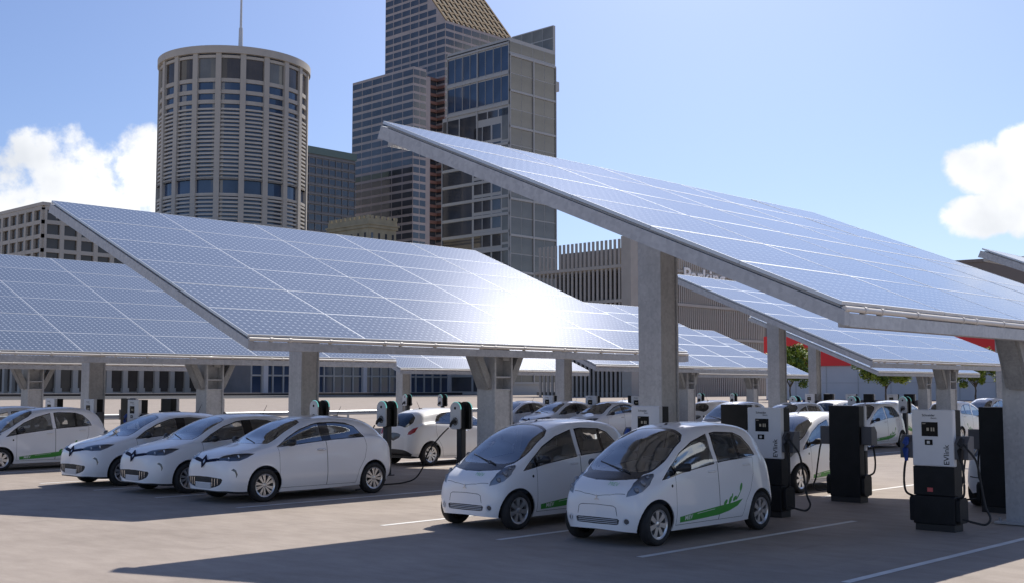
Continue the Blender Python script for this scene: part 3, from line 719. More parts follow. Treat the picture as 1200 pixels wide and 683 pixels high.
# ------------------------------------------------------------------ solar canopies
LX,WY,ZL,ZH=13.65,8.0,3.08,6.39
TILT=math.atan2(ZH-ZL,WY)
def make_canopy():
    root=thing('solar_canopy','x','solar canopy',group='tilted solar canopies over the bays')
    pw=LX/5; ph=math.hypot(WY,ZH-ZL)/6
    m=MB(); f=.019; g=.004; t=.045
    m.box((g,g,-t),(pw-g,ph-g,-.004),1)
    m.add([(g,g,0),(pw-g,g,0),(pw-g,ph-g,0),(g,ph-g,0),(f,f,0),(pw-f,f,0),(pw-f,ph-f,0),(f,ph-f,0)],[(0,1,5,4),(1,2,6,5),(2,3,7,6),(3,0,4,7)],1)
    m.add([(g,g,0),(pw-g,g,0),(pw-g,ph-g,0),(g,ph-g,0)]+[(g,g,-.004),(pw-g,g,-.004),(pw-g,ph-g,-.004),(g,ph-g,-.004)],[(0,4,5,1),(1,5,6,2),(2,6,7,3),(3,7,4,0)],1)
    m.add([(f,f,-.002),(pw-f,f,-.002),(pw-f,ph-f,-.002),(f,ph-f,-.002)],[(0,1,2,3)],0)
    me=m.mesh('solar_panel',[M['panel'],M['pframe']])
    for j in range(6):
        for i in range(5):
            s=j*ph
            link('solar_panel',me,root,(i*pw,s*math.cos(TILT),ZL+s*math.sin(TILT)),(TILT+random.uniform(-.0025,.0025),random.uniform(-.0015,.0015),0))
    sl=(ZH-ZL)/WY
    zt=lambda y:ZL+sl*y
    # weather sheet under the modules
    m=MB(); m.prism([(.06,zt(.06)-.060),(WY-.05,zt(WY-.05)-.060),(WY-.05,zt(WY-.05)-.085),(.06,zt(.06)-.085)],0,.05,LX-.05); m.build('roof_sheet',M['soffit'],root)
    for (xa,xb) in ((.0,.12),(LX-.12,LX)):
        m=MB(); m.prism([(-.02,ZL-.275),(-.02,zt(0)-.10),(WY+.05,zt(WY+.05)-.09),(WY+.14,zt(WY)-.27),(WY+.02,zt(WY)-.30)],0,xa,xb)
        m.build('edge_beam',M['galv'],root,bevel=.006)
    m=MB(); m.prism([(.2,zt(.2)-.44),(.2,zt(.2)-.09),(WY-.05,zt(WY-.05)-.09),(WY-.05,zt(WY-.05)-.44)],0,6.85,7.05); m.build('rafter',M['galvd'],root)
    m=MB(); m.box((.123,-.02,ZL-.285),(LX-.123,.13,ZL-.128)); m.build('eaves_beam',M['galv'],root,bevel=.005)
    m=MB(); m.box((.123,WY-.14,zt(WY)-.40),(LX-.123,WY+.02,zt(WY)-.12)); m.build('ridge_beam',M['galv'],root,bevel=.005)
    for j in range(1,6):
        y=j*WY/6; m=MB(); m.box((.123,y-.04,zt(y)-.24),(LX-.123,y+.04,zt(y)-.105)); m.build('purlin',M['galvd'],root)
    # gutter pipe with its sleeves
    gt=MB(); gt.tube([(.02,-.01,ZL-.082),(LX-.02,-.01,ZL-.082)],.034,10); go=gt.build('gutter_pipe',M['pipe'],root)
    for x in np.arange(.5,LX,1.365):
        for dx in (0,.42):
            if dx and int(x/1.365)%2: continue
            s=MB(); s.tube([(x+dx-.03,-.01,ZL-.082),(x+dx+.03,-.01,ZL-.082)],.043,10); s.cbox((x+dx,.02,ZL-.105),(.03,.06,.05)); s.build('pipe_sleeve',M['pipe'],go)
    # two H columns, the low one with knee brackets
    for (ya,yb,zt_,low) in ((.27,.83,zt(.55)-.40,True),(7.42,7.98,zt(7.7)-.42,False)):
        m=MB(); xa,xb=6.65,7.23
        m.box((xa,ya,.02),(xa+.05,yb,zt_)); m.box((xb-.05,ya,.02),(xb,yb,zt_))
        m.box((xa+.05,(ya+yb)/2-.02,.02),(xb-.05,(ya+yb)/2+.02,zt_))
        zc=zt_-.55 if low else zt_-.02
        m.box((xa+.05,ya+.03,.02),(xb-.05,ya+.05,zc-.28)); m.box((xa+.05,yb-.05,.02),(xb-.05,yb-.03,zc-.28))
        if low:
            for z in (zc-.28,zc): m.box((xa+.05,ya+.015,z-.02),(xb-.05,yb-.015,z+.02))
        m.cbox(((xa+xb)/2,(ya+yb)/2,.03),(.86,.84,.04))
        c=m.build('column',M['galv'],root,bevel=.006)
        p=MB()
        for bx in (-1,1):
            for by in (-1,1): p.tube([((xa+xb)/2+bx*.36,(ya+yb)/2+by*.35,.05),((xa+xb)/2+bx*.36,(ya+yb)/2+by*.35,.10)],.022,6)
        p.build('anchor_bolts',M['galvd'],c)
        if low:
            for sg in (-1,1):
                b=MB(); xf=(xa if sg<0 else xb)
                pts=[(xf+sg*.003,zt_-.80),(xf+sg*.10,zt_-.80),(xf+sg*.50,zt_-.02),(xf+sg*.32,zt_-.02),(xf+sg*.003,zt_-.60)]
                b.prism(pts,1,ya+.10,ya+.15); b.prism(pts,1,yb-.15,yb-.10)
                b.prism([(xf+sg*.02,zt_-.82),(xf+sg*.11,zt_-.82),(xf+sg*.52,zt_-.03),(xf+sg*.46,zt_-.03),(xf+sg*.08,zt_-.77),(xf+sg*.02,zt_-.77)],1,ya+.151,yb-.151)
                b.build('bracket',M['galvd'],root)
    return root
# ------------------------------------------------------------------ charging equipment
def make_charger():
    W,D,H=.64,.30,1.79; root=thing('fast_charger','x','charging station',group='tall fast charging cabinets')
    m=MB(); m.box((-D/2,-W/2,.95),(-D/2+.10,W/2,H)); m.build('front_cover',M['cab'],root,bevel=.018)
    m=MB(); m.box((-D/2+.101,-W/2+.012,.10),(D/2,W/2-.012,H-.006)); m.build('rear_housing',M['cabk'],root,bevel=.012)
    m=MB(); m.box((-D/2-.004,-W/2+.004,.52),(-D/2+.10,W/2-.004,.947)); m.build('lower_cover',M['cabk'],root,bevel=.01)
    m=MB(); m.box((-D/2-.03,-W/2+.0,.10),(-D/2+.10,W/2-.0,.515)); m.build('access_panel',M['cabk'],root,bevel=.015)
    m=MB(); m.box((-D/2+.0,-W/2+.02,.0),(D/2-.01,W/2-.02,.099)); m.build('plinth',M['trim'],root)
    sc=MB(); sc.box((-D/2-.006,-.085,1.395),(-D/2+.01,.165,1.605)); s=sc.build('display',M['screen'],root,bevel=.003)
    m=MB()
    for (a,b,c,d) in ((.05,.085,1.475,1.52),(.0,.02,1.47,1.525),(-.035,-.015,1.47,1.525),(.10,.15,1.575,1.585)): m.box((-D/2-.009,a,c),(-D/2-.006,b,d))
    m.build('display_picture',M['screeni'],s)
    m=MB(); m.box((-D/2-.006,.0,1.265),(-D/2+.01,.12,1.345)); r=m.build('card_reader',M['screen'],root,bevel=.003)
    m=MB(); m.box((-D/2-.009,.04,1.285),(-D/2-.006,.085,1.325)); m.build('reader_mark',M['refl'],r)
    def front_text(t,size,y,z,mat,vert=False):
        me=text_mesh(t,size,0,.001*size/.1); n=len(me.vertices); co=np.zeros(n*3); me.vertices.foreach_get('co',co); co=co.reshape(-1,3)
        q=np.zeros_like(co); q[:,0]=-D/2-.003
        if vert: q[:,1]=y+co[:,1]; q[:,2]=z+co[:,0]
        else: q[:,1]=y-co[:,0]; q[:,2]=z+co[:,1]
        me.vertices.foreach_set('co',q.ravel()); me.materials.clear(); me.materials.append(mat); me.update(); link('lettering',me,root)
    front_text('Schneider',.050,.155,1.69,M['ink']); front_text('Electric',.030,.02,1.655,M['ink'])
    front_text('EVlink',.118,-.245,.975,M['ink'],True)
    m=MB(); m.box((-D/2-.008,.015,.575),(-D/2-.002,.10,.635)); st=m.build('sticker',M['sticker'],root)
    for sg in (-1,1):
        m=MB(); m.prism([(-.13,1.06),(.09,1.06),(.09,1.40),(-.05,1.40),(-.13,1.30)],1,sg*(W/2-.002),sg*(W/2+.20)); hl=m.build('holster',M['cabg'],root,bevel=.015)
        y=sg*(W/2+.10)
        m=MB(); m.tube([(-.10,y,1.36),(-.16,y,1.28),(-.17,y,1.20),(-.15,y,1.10),(-.14,y,1.02)],[.035,.048,.045,.034,.026],12); m.build('connector',M['blue' if sg>0 else 'trim'],hl)
        # cable drum at the foot, cable between
        m=MB(); m.prism([(-.13,.13),(.10,.13),(.14,.17),(.14,.44),(.08,.50),(-.11,.50),(-.15,.46),(-.15,.16)],1,min(sg*(W/2+.001),sg*(W/2+.065)),max(sg*(W/2+.001),sg*(W/2+.065))); m.build('cable_drum',M['cabk'],root,bevel=.03)
        ya=sg*(W/2+.11)
        p=[(-.14,ya,1.03),(-.15,ya+sg*.02,.9),(-.155,ya+sg*.03,.7),(-.13,ya+sg*.01,.55),(-.06,ya-sg*.07,.49)]
        m=MB(); m.tube(smooth_path(p,5),.017,8); m.build('cable',M['rubber'],root)
    # a loose loop that hangs out on one side down to the ground
    p=[(-.14,-W/2-.12,1.30),(-.20,-W/2-.22,1.22),(-.16,-W/2-.33,1.05),(-.10,-W/2-.36,.75),(-.10,-W/2-.42,.40),(-.14,-W/2-.50,.25),(-.20,-W/2-.46,.16),(-.20,-W/2-.30,.17),(-.14,-W/2-.10,.20)]
    m=MB(); m.tube(smooth_path(p,5),.016,8); m.build('cable',M['rubber'],root)
    return root
def smooth_path(p,n):
    p=[Vector(a) for a in p]; out=[]
    for i in range(len(p)-1):
        a,b,c,d=p[max(i-1,0)],p[i],p[i+1],p[min(i+2,len(p)-1)]
        for k in range(n):
            t=k/n; out.append(.5*(2*b+(c-a)*t+(2*a-5*b+4*c-d)*t*t+(3*b-a-3*c+d)*t**3))
    out.append(p[-1]); return out
def make_post():
    root=thing('charging_post','x','charging post',group='slim charging posts with two round topped heads')
    m=MB(); m.box((-.075,-.08,.02),(.075,.08,1.60)); m.build('pillar',M['dark'],root,bevel=.012)
    m=MB(); m.cbox((0,0,.012),(.26,.26,.024)); m.build('base_plate',M['dark'],root)
    for sg in (-1,1):
        w,z0,zc=.17,1.18,1.635
        prof=[(w,z0+.03),(w-.03,z0),(-w+.03,z0),(-w,z0+.03)]
        arc=circ(0,zc,w,15,math.pi,0)   # left to right over the top
        poly=[(w,z0+.03),(w-.03,z0),(-(w-.03),z0),(-w,z0+.03)]+arc
        xa=.076*sg; xb=.20*sg
        m=MB(); m.prism(poly,0,xa,xa+.085*sg); hd=m.build('head',M['cabk'],root)
        m=MB(); m.prism([(y*.97,(z-1.5)*.975+1.5) for y,z in poly],0,xa+.087*sg,xb); m.build('face_plate',M['cab'],hd,bevel=.012)
        rim=[(y,z) for y,z in arc]+[(y*.86,zc+(z-zc)*.86) for y,z in arc[::-1]]
        m=MB(); rim=[(y*1.015,zc+(z-zc)*1.015) for y,z in arc]+[(y*.95,zc+(z-zc)*.95) for y,z in arc[::-1]]
        m.prism(rim,0,xa+.087*sg,xb-.014*sg); m.build('light_ring',M['teal'],hd)
        m=MB(); m.lathe([(0,0),(.033,0)],'x',20,c=(xb+.003*sg,0,1.66)); m.build('display',M['screen'],hd)
        m=MB(); m.lathe([(.0,.002),(.095,.002),(.115,0.012),(.125,0)],'x',28,c=(xb+.002*sg,0,1.36)); so=m.build('socket',M['cabk'],hd)
        m=MB(); m.tube([(xb,0,1.36),(xb+.06*sg,0,1.35),(xb+.12*sg,.0,1.31),(xb+.15*sg,0,1.24)],[.04,.045,.035,.024],10); m.build('plug',M['trim'],so)
    return root
def hang(name,label,pts,r=.016):
    m=MB(); m.tube(smooth_path(pts,6),r,8); return tag(m.build(name,M['rubber']),label,'cable')
# ------------------------------------------------------------------ trees
def make_tree(name='street_tree',seed=3,H=8.6,W=7.0):
    rnd=random.Random(seed); root=thing(name,'x','tree',group='street trees before the pale store')
    m=MB(); tips=[]
    m.tube([(0,0,0),(.05,.02,.9),(-.03,.06,1.8),(.02,0,2.5)],[.19,.15,.13,.12],10)
    for k in range(9):
        a=k*2.4+rnd.uniform(-.3,.3); rr=rnd.uniform(.35,.95)*W/2; z=rnd.uniform(2.9,H-1.5) 
        e=Vector((rr*math.cos(a),rr*math.sin(a),z)); s=Vector((.0,.0,rnd.uniform(1.9,2.5)))
        mid=s.lerp(e,.5)+Vector((0,0,.35)); m.tube([s,mid,e],[.07,.05,.02],6); tips+=[e,mid.lerp(e,.5)]
        for q in range(2):
            e2=e+Vector((rnd.uniform(-1,1),rnd.uniform(-1,1),rnd.uniform(-.3,1))); m.tube([mid,e2],[.03,.012],5); tips.append(e2)
    m.build('trunk',M['bark'],root)
    c=MB()
    cl=[]
    for t in tips+[Vector((0,0,H-1.0)),Vector((.8,.4,H-1.6)),Vector((-.9,.1,H-1.7)),Vector((0,0,4.2))]: cl.append((t,rnd.uniform(.7,1.3)))
    for _ in range(26):
        a=rnd.uniform(0,6.28); ph=rnd.uniform(-1.1,1.3); rr=rnd.uniform(.55,.98)
        cl.append((Vector((W/2*rr*math.cos(a)*math.cos(ph),W/2*rr*math.sin(a)*math.cos(ph),(H+1.9)/2+ (H-2.1)/2*rr*math.sin(ph))),rnd.uniform(.45,.95)))
    for (t,r) in cl:
        mt=1 if rnd.random()<.45 else 0
        for _ in range(int(230*r)):
            d=Vector((rnd.gauss(0,1),rnd.gauss(0,1),rnd.gauss(0,.8))); d=d.normalized()*r*(rnd.random()**.45)
            p=t+d; u=Vector((rnd.gauss(0,1),rnd.gauss(0,1),rnd.gauss(0,.6))).normalized(); v=u.cross(Vector((rnd.gauss(0,1),rnd.gauss(0,1),1))).normalized()
            s=rnd.uniform(.14,.26)
            c.add([p-u*s,p+v*s*.55,p+u*s,p-v*s*.55],[(0,1,2,3)],mt if rnd.random()<.8 else 1-mt)
    c.build('crown',[M['leafa'],M['leafb']],root)
    return root
# ------------------------------------------------------------------ buildings
def panes(root,quads,mat,limit=100,name='window'):
    """quads: (centre, u half vec, v half vec, normal); most prominent first. The first ones are parts, the rest one part."""
    cache={}
    rest=MB()
    for i,(c,u,v,n) in enumerate(quads):
        if i<limit:
            key=tuple(round(x,3) for x in tuple(u)+tuple(v)+tuple(n))
            if key not in cache:
                m=MB(); pane(m,Vector((0,0,0)),u,v,n); cache[key]=m.mesh(name,mat)
            link(name,cache[key],root,c)
        else: pane(rest,c,u,v,n)
    if len(quads)>limit: tag(rest.build(name,mat,root),kind='stuff')
def pane(m,c,u,v,n):
    a=[c-u-v,c+u-v,c+u+v,c-u+v]; b=[p+n for p in a]
    m.add(a+b,[(0,3,2,1),(4,5,6,7),(0,1,5,4),(1,2,6,5),(2,3,7,6),(3,0,4,7)])
def grid_quads(o,ux,w,z0,z1,nc,nr,fw,fh,nrm,dep=.08,skip=None,voff=0.):
    """o: world base point (z=0 ref), ux: unit dir along the face, nrm: outward"""
    o=Vector(o);ux=Vector(ux);nrm=Vector(nrm); out=[]; cw=w/nc; ch=(z1-z0)/nr
    for r in range(nr-1,-1,-1):
        for c in range(nc):
            if skip and skip(c,r): continue
            p=o+ux*(cw*(c+.5))+Vector((0,0,z0+ch*(r+.5)+voff))
            out.append((p,ux*(cw*fw/2),Vector((0,0,ch*fh/2)),nrm*dep))
    return out
def frame_grid(m,o,ux,w,z0,z1,nc,nr,tw,th,nrm,dv,dh,mat=0):
    """pilasters and floor bands standing proud of the wall"""
    o=Vector(o);ux=Vector(ux);n=Vector(nrm)
    def bar(a0,a1,b0,b1,d):
        p=[o+ux*a0+Vector((0,0,b0)),o+ux*a1+Vector((0,0,b0)),o+ux*a1+Vector((0,0,b1)),o+ux*a0+Vector((0,0,b1))]
        q=[x+n*d for x in p]; m.add(p+q,[(0,3,2,1),(4,5,6,7),(0,1,5,4),(1,2,6,5),(2,3,7,6),(3,0,4,7)],mat)
    for c in range(nc+1):
        x=w*c/nc; bar(max(x-tw/2,0),min(x+tw/2,w),z0,z1,dv)
    for r in range(nr+1):
        z=z0+(z1-z0)*r/nr; bar(0,w,z-th/2,z+th/2,dh)
def bld(name,label,loc,group=None): return thing(name,label,'building',loc,0,group)
NX,NY=Vector((-1,0,0)),Vector((0,-1,0)); EX,EY=Vector((1,0,0)),Vector((0,1,0))

def office():
    ox,oy=152.5,332.9; b=bld('office_block','tan office block with square window grid and street colonnade at far left',(ox,oy,0))
    H=55.9; wx,wy=58,80; m=MB(); m.box((0,0,0),(wx,wy,H-1)); m.box((-.9,-.9,H-1),(wx+.5,wy+.5,H)); m.build('wall',M['tanst'],b)
    g=MB(); nr=10; z0,z1=13,H-1.6
    frame_grid(g,(0,-.0,0),EX,wx,z0,z1,11,nr,1.3,1.15,NY,.8,.75); frame_grid(g,(0,wy,0),-EY,wy,z0,z1,15,nr,1.3,1.15,NX,.8,.75)
    g.build('facade_grid',M['tanst'],b)
    c=MB(); frame_grid(c,(0,0,0),EX,wx,0,11,11,1,1.5,1.2,NY,1.1,1.2); frame_grid(c,(0,wy,0),-EY,wy,0,11,15,1,1.5,1.2,NX,1.1,1.2)
    for k in range(12): c.cbox((wx*k/11,-.7,1.2),(2.0,1.6,2.2))
    c.build('colonnade',M['tanst'],b)
    q=grid_quads((0,0,0),EX,wx,z0,z1,11,nr,.74,.72,NY)+grid_quads((0,wy,0),-EY,wy,z0,z1,15,nr,.74,.72,NX)
    low=grid_quads((0,0,0),EX,wx,.8,10.4,11,1,.70,.66,NY,voff=-1.2)+grid_quads((0,0,0),EX,wx,8.1,10.2,11,1,.70,.9,NY)+grid_quads((0,wy,0),-EY,wy,.8,10.4,15,1,.70,.9,NX)
    panes(b,low+q,M['bwinbr'])
def podium():
    ox,oy=206.0,306.0; b=bld('lobby_building','long low glass fronted lobby building behind the parked hatchbacks',(ox,oy,0))
    W=118; H=20; m=MB(); m.box((0,0,0),(W,25,H)); m.build('wall',M['grey_b'],b)
    g=MB(); frame_grid(g,(0,0,0),EX,W,.4,12,30,2,.45,.5,NY,.5,.4); g.build('mullions',M['mull'],b)
    for k in range(6):
        s=MB(); s.box((4+k*19.5,-1.2,0),(5.6+k*19.5,-.05,13.5)); s.build('pilaster',M['storeg'],b)
    panes(b,grid_quads((0,0,0),EX,W,.4,12,30,2,.84,.9,NY),M['bwinb'])
    k=MB(); k.box((0,-2.5,12.4),(W,-.05,13.2)); k.build('canopy',M['mull'],b)
def cylinder():
    cx,cy=240.6,371.0; r=26.0; b=bld('round_tower','tall round tower ringed by pale louvres and upright ribs with a mast',(cx,cy,0))
    H=121.0; m=MB(); m.lathe([(0,0),(r,0),(r,H-1),(0,H-1)],'z',80,smooth=False); m.build('curtain_wall',M['bwinb'],b)
    n=20
    for k in range(n):
        a=2*math.pi*(k+.5)/n; m=MB(); m.box((r-.4,-.95,0),(r+1.15,.95,H-2.6)); o=m.build('rib',M['tanst'],b); o.rotation_euler=(0,0,a)
    def ring(z0,z1,ra,nm,mat):
        m=MB(); m.lathe([(r+.02,z0),(ra,z0),(ra,z1),(r+.02,z1)],'z',100,smooth=False,closed=True); return m.build(nm,M[mat],b)
    ring(H-2.6,H,r+1.6,'crown_rim','tanst'); ring(H-4.2,H-3.2,r+.7,'crown_band','tanst')
    for z in (108.3,104.2,100.6): ring(z,z+1.35,r+.6,'floor_band','tanst')
    z=98.4
    while z>3:
        if not (68.6<z<73.6): ring(z,z+.62,r+.75,'louvre','louvre')
        if abs(z-73.6)<.9: ring(73.9,74.6,r+.8,'floor_band','tanst')
        z-=1.42
    ring(68.2,68.9,r+.8,'floor_band','tanst')
    # bronze blinds on alternate bays near the top
    for k in range(n):
        a=2*math.pi*k/n; q=2*math.pi/n*.47
        pts=[((r+.25)*math.cos(a+q*t),(r+.25)*math.sin(a+q*t)) for t in np.linspace(-1,1,7)]
        m=MB()
        for i in range(6):
            (x0,y0),(x1,y1)=pts[i],pts[i+1]; m.add([(x0,y0,109.7),(x1,y1,109.7),(x1,y1,H-4.3),(x0,y0,H-4.3)],[(0,1,2,3)])
        m.build('blind',M['bwinbr' if k%3 else 'olive'],b)
    m=MB(); m.tube([(-7,-14,H-1),(-7,-14,H+10)],[.9,.7],10); m.tube([(-7,-14,H+10),(-7,-14,H+48)],[.45,.2],8); m.build('mast',M['antenna'],b)
def grey_block():
    b=bld('striped_office_block','dark grey striped office block with a green copper roof edge beside the round tower',(276,396.1,0))
    W,D,H=41.7,45,102.6; m=MB(); m.box((0,0,0),(W,D,H-3)); m.build('wall',M['grey_b'],b)
    m=MB(); m.box((-.6,-.6,H-3),(W+.6,D+.6,H)); m.build('roof',M['teal_r'],b)
    q=grid_quads((0,0,0),EX,W,4,H-4,1,24,.985,.56,NY)+grid_quads((0,D,0),-EY,D,4,H-4,1,24,.985,.56,NX); panes(b,q,M['bwin'])
    g=MB(); frame_grid(g,(0,0,0),EX,W,4,H-4,12,24,.3,.7,NY,.35,.4); g.build('facade_grid',M['grey_b'],b)
def tan_block():
    b=bld('stone_building','small old yellow stone building with a parapet of battlements and narrow windows',(255.9,311.3,0))
    W,D,H=12.4,22,61.0; m=MB(); m.box((0,0,0),(W,D,H-3.4)); m.build('wall',M['tanst2'],b)
    m=MB(); m.box((-.5,-.5,H-4.2),(W+.5,D+.5,H-3.2)); m.box((-.9,-.9,H-3.2),(W+.9,D+.9,H-2.6)); m.box((-.2,-.2,H-2.6),(W+.2,D+.2,H-1.0)); m.build('cornice',M['tanst2'],b)
    for k in range(9):
        m=MB(); m.box((-.25,k*2.55,H-1.0),(.5,k*2.55+1.4,H+.1)); m.build('battlement',M['tanst2'],b)
    for k in range(5):
        m=MB(); m.box((k*2.7+.7,-.25,H-1.0),(k*2.7+2.0,.5,H+.1)); m.build('battlement',M['tanst2'],b)
    q=grid_quads((0,D,0),-EY,D,8,H-5,6,12,.28,.56,NX,.05)+grid_quads((0,0,0),EX,W,8,H-5,4,12,.30,.56,NY,.05); panes(b,q,M['bwin'])
def dark_tower():
    ox,oy=355.9,380.3; b=bld('granite_skyscraper','tallest dark granite skyscraper with a sloping bronze roof, stepping down to a lower wing',(ox,oy,0))
    H=167.1; fh=3.6
    D=41.6; W=44
    m=MB(); m.box((0,0,0),(W,D,H)); m.prism([(0,H),(D,H),(D,H+50),(40,H+50)],0,0,W); m.build('wall',M['granite'],b)
    # lower wing in front of the tower
    lx,ly=-19.8,-1.0; wl=7.6; m=MB(); m.box((lx,ly,0),(lx+wl,41,141.8)); m.box((lx+wl,5.5,0),(-.01,41,141.0)); m.box((lx+wl,2.4,0),(lx+wl+5.5,5.5,140)); m.build('lower_wing',M['granite'],b)
    q=[]
    nz=int(H/fh)
    q+=grid_quads((0,D,0),-EY,D,H-nz*fh,H-.6,7,nz,.91,.68,NX,.06)
    up=[t for t in grid_quads((0,D,0),-EY,D,H,H+50.4,7,14,.91,.68,NX,.06) if t[0].y-D/14>(t[0].z+1.5-H)*.8]
    q+=up
    q2=grid_quads((lx,41,0),-EY,42,141.8-38*fh,141.2,6,38,.93,.68,NX,.06)
    q3=grid_quads((0,0,0),EX,W,H-nz*fh,H-.6,8,nz,.91,.68,NY,.06)
    q4=grid_quads((lx,ly,0),EX,wl,141.8-38*fh,141.2,2,38,.88,.68,NY,.06)
    q5=grid_quads((lx+wl,5.5,0),EX,-lx-wl,141-38*fh,140.4,2,38,.88,.68,NY,.06)
    qq=sorted(q+q2,key=lambda t:-t[0].z)
    panes(b,[t for t in qq if 60<t[0].z][:100]+q3+q4+q5+[t for t in qq if 60<t[0].z][100:]+[t for t in qq if t[0].z<=60],M['bwin'])
    # red granite ledges in the re-entrant corner
    for k in range(38):
        z=141.0-k*fh-.0; m=MB(); m.box((lx+wl+.0,4.6,z-1.25),(-.02,5.46,z)); m.box((-.45,-.0,z-1.25),(-.02,5.4,z)); m.build('ledge',M['red_gr'],b)
    # bronze lattice on the sloping face
    L=math.hypot(40,50); n=Vector((0,-50,40)).normalized(); e=Vector((0,40,50)).normalized()
    for k in range(14):
        x=.5+k*(W-1)/13; m=MB(); p=Vector((x,0,H)); m.add([p-EX*.55,p+EX*.55,p+EX*.55+e*L,p-EX*.55+e*L]+[v+n*.5 for v in (p-EX*.55,p+EX*.55,p+EX*.55+e*L,p-EX*.55+e*L)],[(0,3,2,1),(4,5,6,7),(0,1,5,4),(1,2,6,5),(2,3,7,6),(3,0,4,7)]); m.build('roof_rib',M['gold'],b)
    for k in range(12):
        p=Vector((0,0,H))+e*(k*5.2+2); m=MB(); a=[p,p+EX*W,p+EX*W+e*1.2,p+e*1.2]; m.add(a+[v+n*.35 for v in a],[(0,3,2,1),(4,5,6,7),(0,1,5,4),(1,2,6,5),(2,3,7,6),(3,0,4,7)]); m.build('roof_rib',M['gold'],b)
    m=MB(); a=[Vector((.2,0,H))+n*.05,Vector((W-.2,0,H))+n*.05,Vector((W-.2,0,H))+e*L+n*.05,Vector((.2,0,H))+e*L+n*.05]; m.add(a+[v+n*.05 for v in a],[(0,3,2,1),(4,5,6,7),(0,1,5,4),(1,2,6,5),(2,3,7,6),(3,0,4,7)]); m.build('roof_glazing',M['rglz'],b)
def glass_tower():
    ox,oy=289.1,276.5; b=bld('glass_tower','narrower olive glass tower with blue glazed upper floors and a tall roof fin',(ox,oy,0))
    H=123.0; W=23.9; D=31
    m=MB(); m.box((0,0,0),(W,D,H)); m.box((0,D,0),(W,D+2.7,99.5)); m.build('wall',M['mull'],b)
    # corner tower face: blue top floors, olive below
    blue=grid_quads((0,D,0),-EY,D,100,H-1.6,4,2,.95,.80,NX,.06)
    panes(b,blue+grid_quads((0,D,0),-EY,D,H-1.5,H-.2,4,1,.97,.7,NX,.05),M['bwinb'])
    low=grid_quads((0,D+2.7,0),-EY,15.6,.6,86,1,14,.97,.80,NX,.06)+grid_quads((0,17.5,0),-EY,8.6,.6,94,2,15,.90,.82,NX,.06)+grid_quads((0,8.4,0),-EY,4.4,.6,94,1,15,.92,.82,NX,.06)
    panes(b,grid_quads((0,D+2.7,0),-EY,17.6,87,99,2,1,.93,.86,NX,.06)+grid_quads((0,16,0),-EY,16,95.5,99,3,1,.9,.7,NX,.06)+low,M['bwin'],name='window')
    ol=grid_quads((0,0,0),EX,W,4,H-6,4,18,.96,.95,NY,.06)+grid_quads((0,3.6,0),-EY,3.5,4,99,1,8,.96,.93,NX,.06)+grid_quads((0,0,0),EX,W,H-5.6,H-.6,4,1,.95,.7,NY,.06)
    panes(b,ol,M['olive'],name='cladding_panel')
    g=MB(); frame_grid(g,(0,0,0),EX,W,4,H-6,2,9,.5,.75,NY,.5,.4); frame_grid(g,(0,D,0),-EY,D,86,H-1,2,1,.4,.9,NX,.45,.4); frame_grid(g,(0,D,0),-EY,D,100,H-1.6,8,2,.13,1.1,NX,.22,.4)
    frame_grid(g,(0,D+2.7,0),-EY,D+2.7,.6,86,1,14,.6,1.0,NX,.4,.35); g.build('facade_grid',M['mull'],b)
    f=MB(); f.box((W-1.2,-.02,H),(W,20.5,H+9.4)); fo=f.build('roof_fin',M['mull'],b)
    m=MB(); 
    panes(fo,grid_quads((W-1.2,20.5,0),-EY,20.5,H+.3,H+9.2,4,2,.96,.92,NX,.05),M['olive'],name='fin_panel')
    m=MB(); m.box((W+.01,1,H-14),(W+3.2,7,H-10.5)); m.build('balcony',M['mull'],b)
def garage():
    ox,oy=238.1,185.0; b=bld('parking_garage','multi storey parking garage screened by upright taupe slats and lettered Parking',(ox,oy,0))
    W,D,H=66.,33.,40.4
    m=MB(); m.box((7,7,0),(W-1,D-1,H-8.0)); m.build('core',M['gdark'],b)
    for z in (0.3,8.3,16.3,24.5,32.4):
        m=MB(); m.box((.6,.6,z),(W,D,z+.9)); m.build('deck',M['slab'],b)
    for k in range(6):
        m=MB(); m.box((8+k*9.5,1.2,34),(8.8+k*9.5,D-2,39.2-.3*k)); m.build('roof_pier',M['slab'],b)
    m=MB(); m.box((-.5,-.5,0),(2.4,2.6,H+.6)); m.build('corner_pillar',M['slat'],b)
    s=MB(); s.box((-.12,-.33,0),(.22,.33,H)); me=s.mesh('slat',M['slat'])
    n=20
    for k in range(n): link('slat',me,b,(0,3.6+k*(D-4)/n,0),None)
    s=MB(); s.box((-.24,-.10,0),(.24,.22,H)); me2=s.mesh('slat',M['slat']); n=66
    for k in range(n): link('slat',me2,b,(3.2+k*(W-3.6)/n,0,0),None)
    for z in (15.4,24.2,33.0):
        m=MB(); m.box((-.36,2.6,z),(-.13,D,z+.8)); m.build('screen_rail',M['slat'],b)
        m=MB(); m.box((2.4,-.36,z),(W,-.105,z+.7)); m.build('screen_rail',M['slat'],b)
    me=text_mesh('Parking',5.4,.12,.08); n=len(me.vertices); co=np.zeros(n*3); me.vertices.foreach_get('co',co); co=co.reshape(-1,3)
    sx=20.0/co[:,0].max(); q=np.stack([co[:,0]*sx+22.3,-.55-co[:,2],co[:,1]+30.7],-1)
    me.vertices.foreach_set('co',q.ravel()); me.materials.clear(); me.materials.append(M['sign']); me.update(); link('sign_lettering',me,b)
